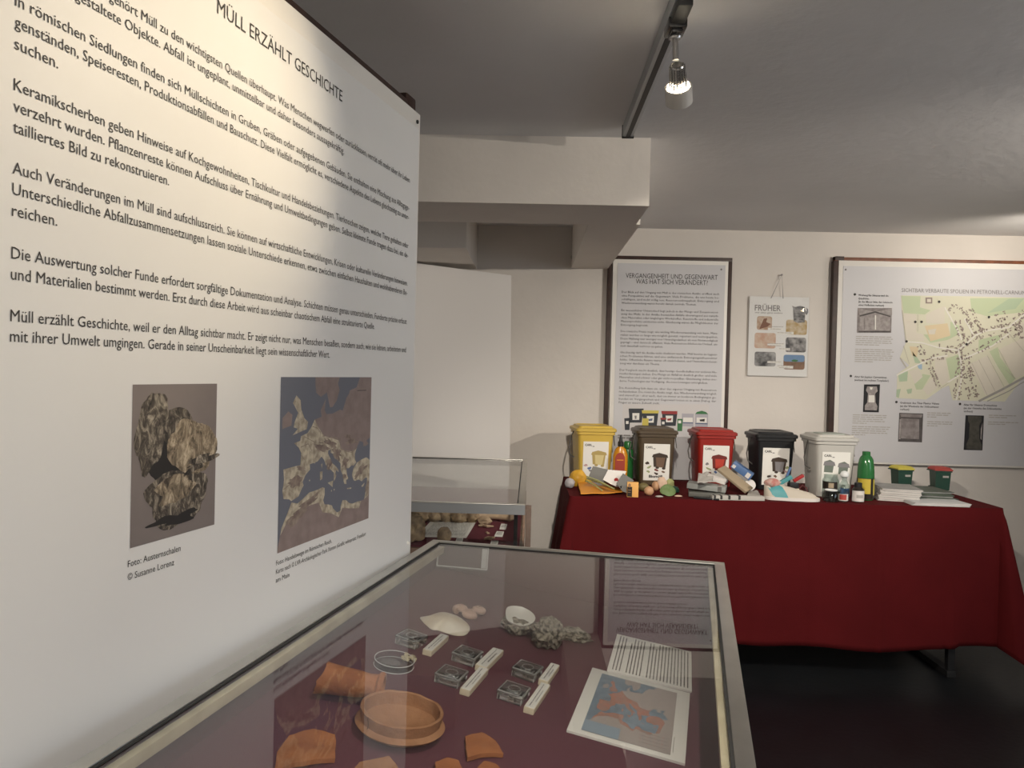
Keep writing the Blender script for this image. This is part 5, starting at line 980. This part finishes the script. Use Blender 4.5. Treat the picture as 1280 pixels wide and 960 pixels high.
# ------------------------------------------------------------------ ceiling track, spot lamps, added fill lights
tr = thing('lighting_track', 'dark grey metal lighting track running along the ceiling', 'track', (.290, 2.475, 0))
b = MB(); b.box(-.017, .017, -3.4, 0, 2.062, 2.0995, 'alu_dull', .002); b.build('rail', tr)
b = MB(); b.box(-.007, .007, -3.19, -.004, 2.0605, 2.0625, 'black'); b.build('slot', tr)
b = MB(); b.box(-.019, .019, -.004, .004, 2.058, 2.0995, 'dark_seal', .001); b.build('end_cap', tr)
mat('lamp_glow', (1, .9, .7), .5, emit=((1, .88, .66), 18)); mat('lamp_body', (.55, .53, .50), .35, .3); mat('rib_metal', (.50, .49, .48), .25, .9)
glass('bulb_glass', (.92, .92, .92), 1.5)
def spot(label, x, y, aim, power, blend=.6, angle=75, leak=0, cat='spotlight', ztop=2.0605, color=WARM):
    o = thing('spotlight', label, cat, (x, y, ztop), 0, 'spotlights on ceiling tracks')
    b = MB(); b.box(-.015, .015, -.11, .045, -.020, 0, 'black', .003); b.box(-.020, .020, -.030, .030, -.026, -.004, 'black_gloss', .004); b.box(-.012, .012, -.024, .024, -.034, -.024, 'black_gloss', .004); b.build('track_adapter', o)
    b = MB(); b.tube([(0, 0, -.034), (.002, -.002, -.085)], .0065, 'steel', 12); b.lathe([(.011, -.04), (.013, -.036), (.011, -.032)], 'steel', 16); b.build('stem', o)
    piv = Vector((.006, -.006, -.115)); d = (Vector(aim)-Vector((x, y, ztop))-piv).normalized()
    M4 = Matrix.Translation(piv) @ d.to_track_quat('Z', 'Y').to_matrix().to_4x4()
    b = MB(); b.M = M4; b.lathe([(.026, .030), (.029, .031), (.0295, .068), (.026, .069), (.0255, .034)], 'lamp_body', 28, cap=(False, False)); b.build('shade_ring', o)
    b = MB(); b.M = M4; b.lathe([(.004, -.020), (.0135, -.020), (.0150, -.016), (.0150, .018), (.004, .019)], 'rib_metal', 24)
    for k in range(16): a = 2*PI*k/16; b.tube([(.0155*math.cos(a), .0155*math.sin(a), -.017), (.0168*math.cos(a), .0168*math.sin(a), .005), (.0178*math.cos(a), .0178*math.sin(a), .022), (.0195*math.cos(a), .0195*math.sin(a), .030)], .0018, 'rib_metal', 6)
    b.build('ribbed_housing', o)
    b = MB(); b.M = M4; b.lathe([(.0175, .020), (.0205, .029)], 'bulb_glass', 24, cap=(False, False)); b.build('bulb', o)
    b = MB(); b.M = M4; b.lathe([(.0165, .0315), (.0245, .0305), (.0250, .034), (.0170, .036)], 'lamp_glow', 28, cap=(False, False)); b.build('light_source', o, label='glowing warm white light source')
    l = bpy.data.lights.new('lamp_light', 'SPOT'); l.energy = power; l.color = color; l.spot_size = R(angle); l.spot_blend = blend; l.shadow_soft_size = .02
    q = bpy.data.objects.new('lamp_light', l); col.objects.link(q); q.parent = o; q.location = piv+d*.072; q.rotation_euler = d.to_track_quat('-Z', 'Y').to_euler()
    if leak:
        l = bpy.data.lights.new('lamp_leak', 'POINT'); l.energy = leak; l.color = WARM; l.shadow_soft_size = .005
        q = bpy.data.objects.new('lamp_leak', l); col.objects.link(q); q.parent = o; q.location = piv+d*.0255+Vector((0, 0, 0))
    return o
spot('lit spotlight with ribbed bulb hanging from the track near the beam', .290, 1.66, (.75, 3.3, .62), 80*SPOT, 1, 82, .12)
spot('spotlight on the near part of the track aimed at the text panel', .290, 1.20, (-.54, .97, 1.60), 13*SPOT, 1, 70, 3.0, color=(1, .80, .52))
spot('added fill spotlight on the track behind the viewer, brightening the near case', .290, .50, (.08, 1.20, .80), 22*SPOT, 1, 64)  # unseen lamp added to brighten the things inside the near case
tr2 = thing('lighting_track', 'second lighting track near the right wall', 'track', (2.55, 3.5, 0)); b = MB(); b.box(-.017, .017, -2.5, 0, 2.062, 2.0995, 'alu_dull', .002); b.build('rail', tr2)
spot('spotlight on the second track aimed at the map poster', 2.55, 3.35, (2.36, 4.17, 1.90), 13*SPOT, 1, 100)
spot('added fill spotlight on the second track, brightening the back wall', 2.55, 1.6, (.55, 4.2, 1.25), 85*SPOT, 1, 88)  # extra lamp out of view, added to lift the back wall and table
spot('added fill spotlight on the second track, brightening the ceiling beam', 2.55, 1.15, (-.25, 2.6, 1.9), 42*SPOT, 1, 62)  # out-of-view lamp put in so the beam face is evenly lit
cp_ = thing('fill_panel', 'added flat fill light panel behind the viewer', 'fill light', (.4, -1.2, 2.07)); b = MB(); b.box(-.4, .4, -.4, .4, 0, .029, 'board_white', .003); b.build('housing', cp_)  # unseen panel, added with its area light as general room fill
q = area('fill_panel_light', (.4, -1.2, 2.06), (.4, -1.2, 0), .78, .78, REAR_FILL_POWER, (1, .93, .84))
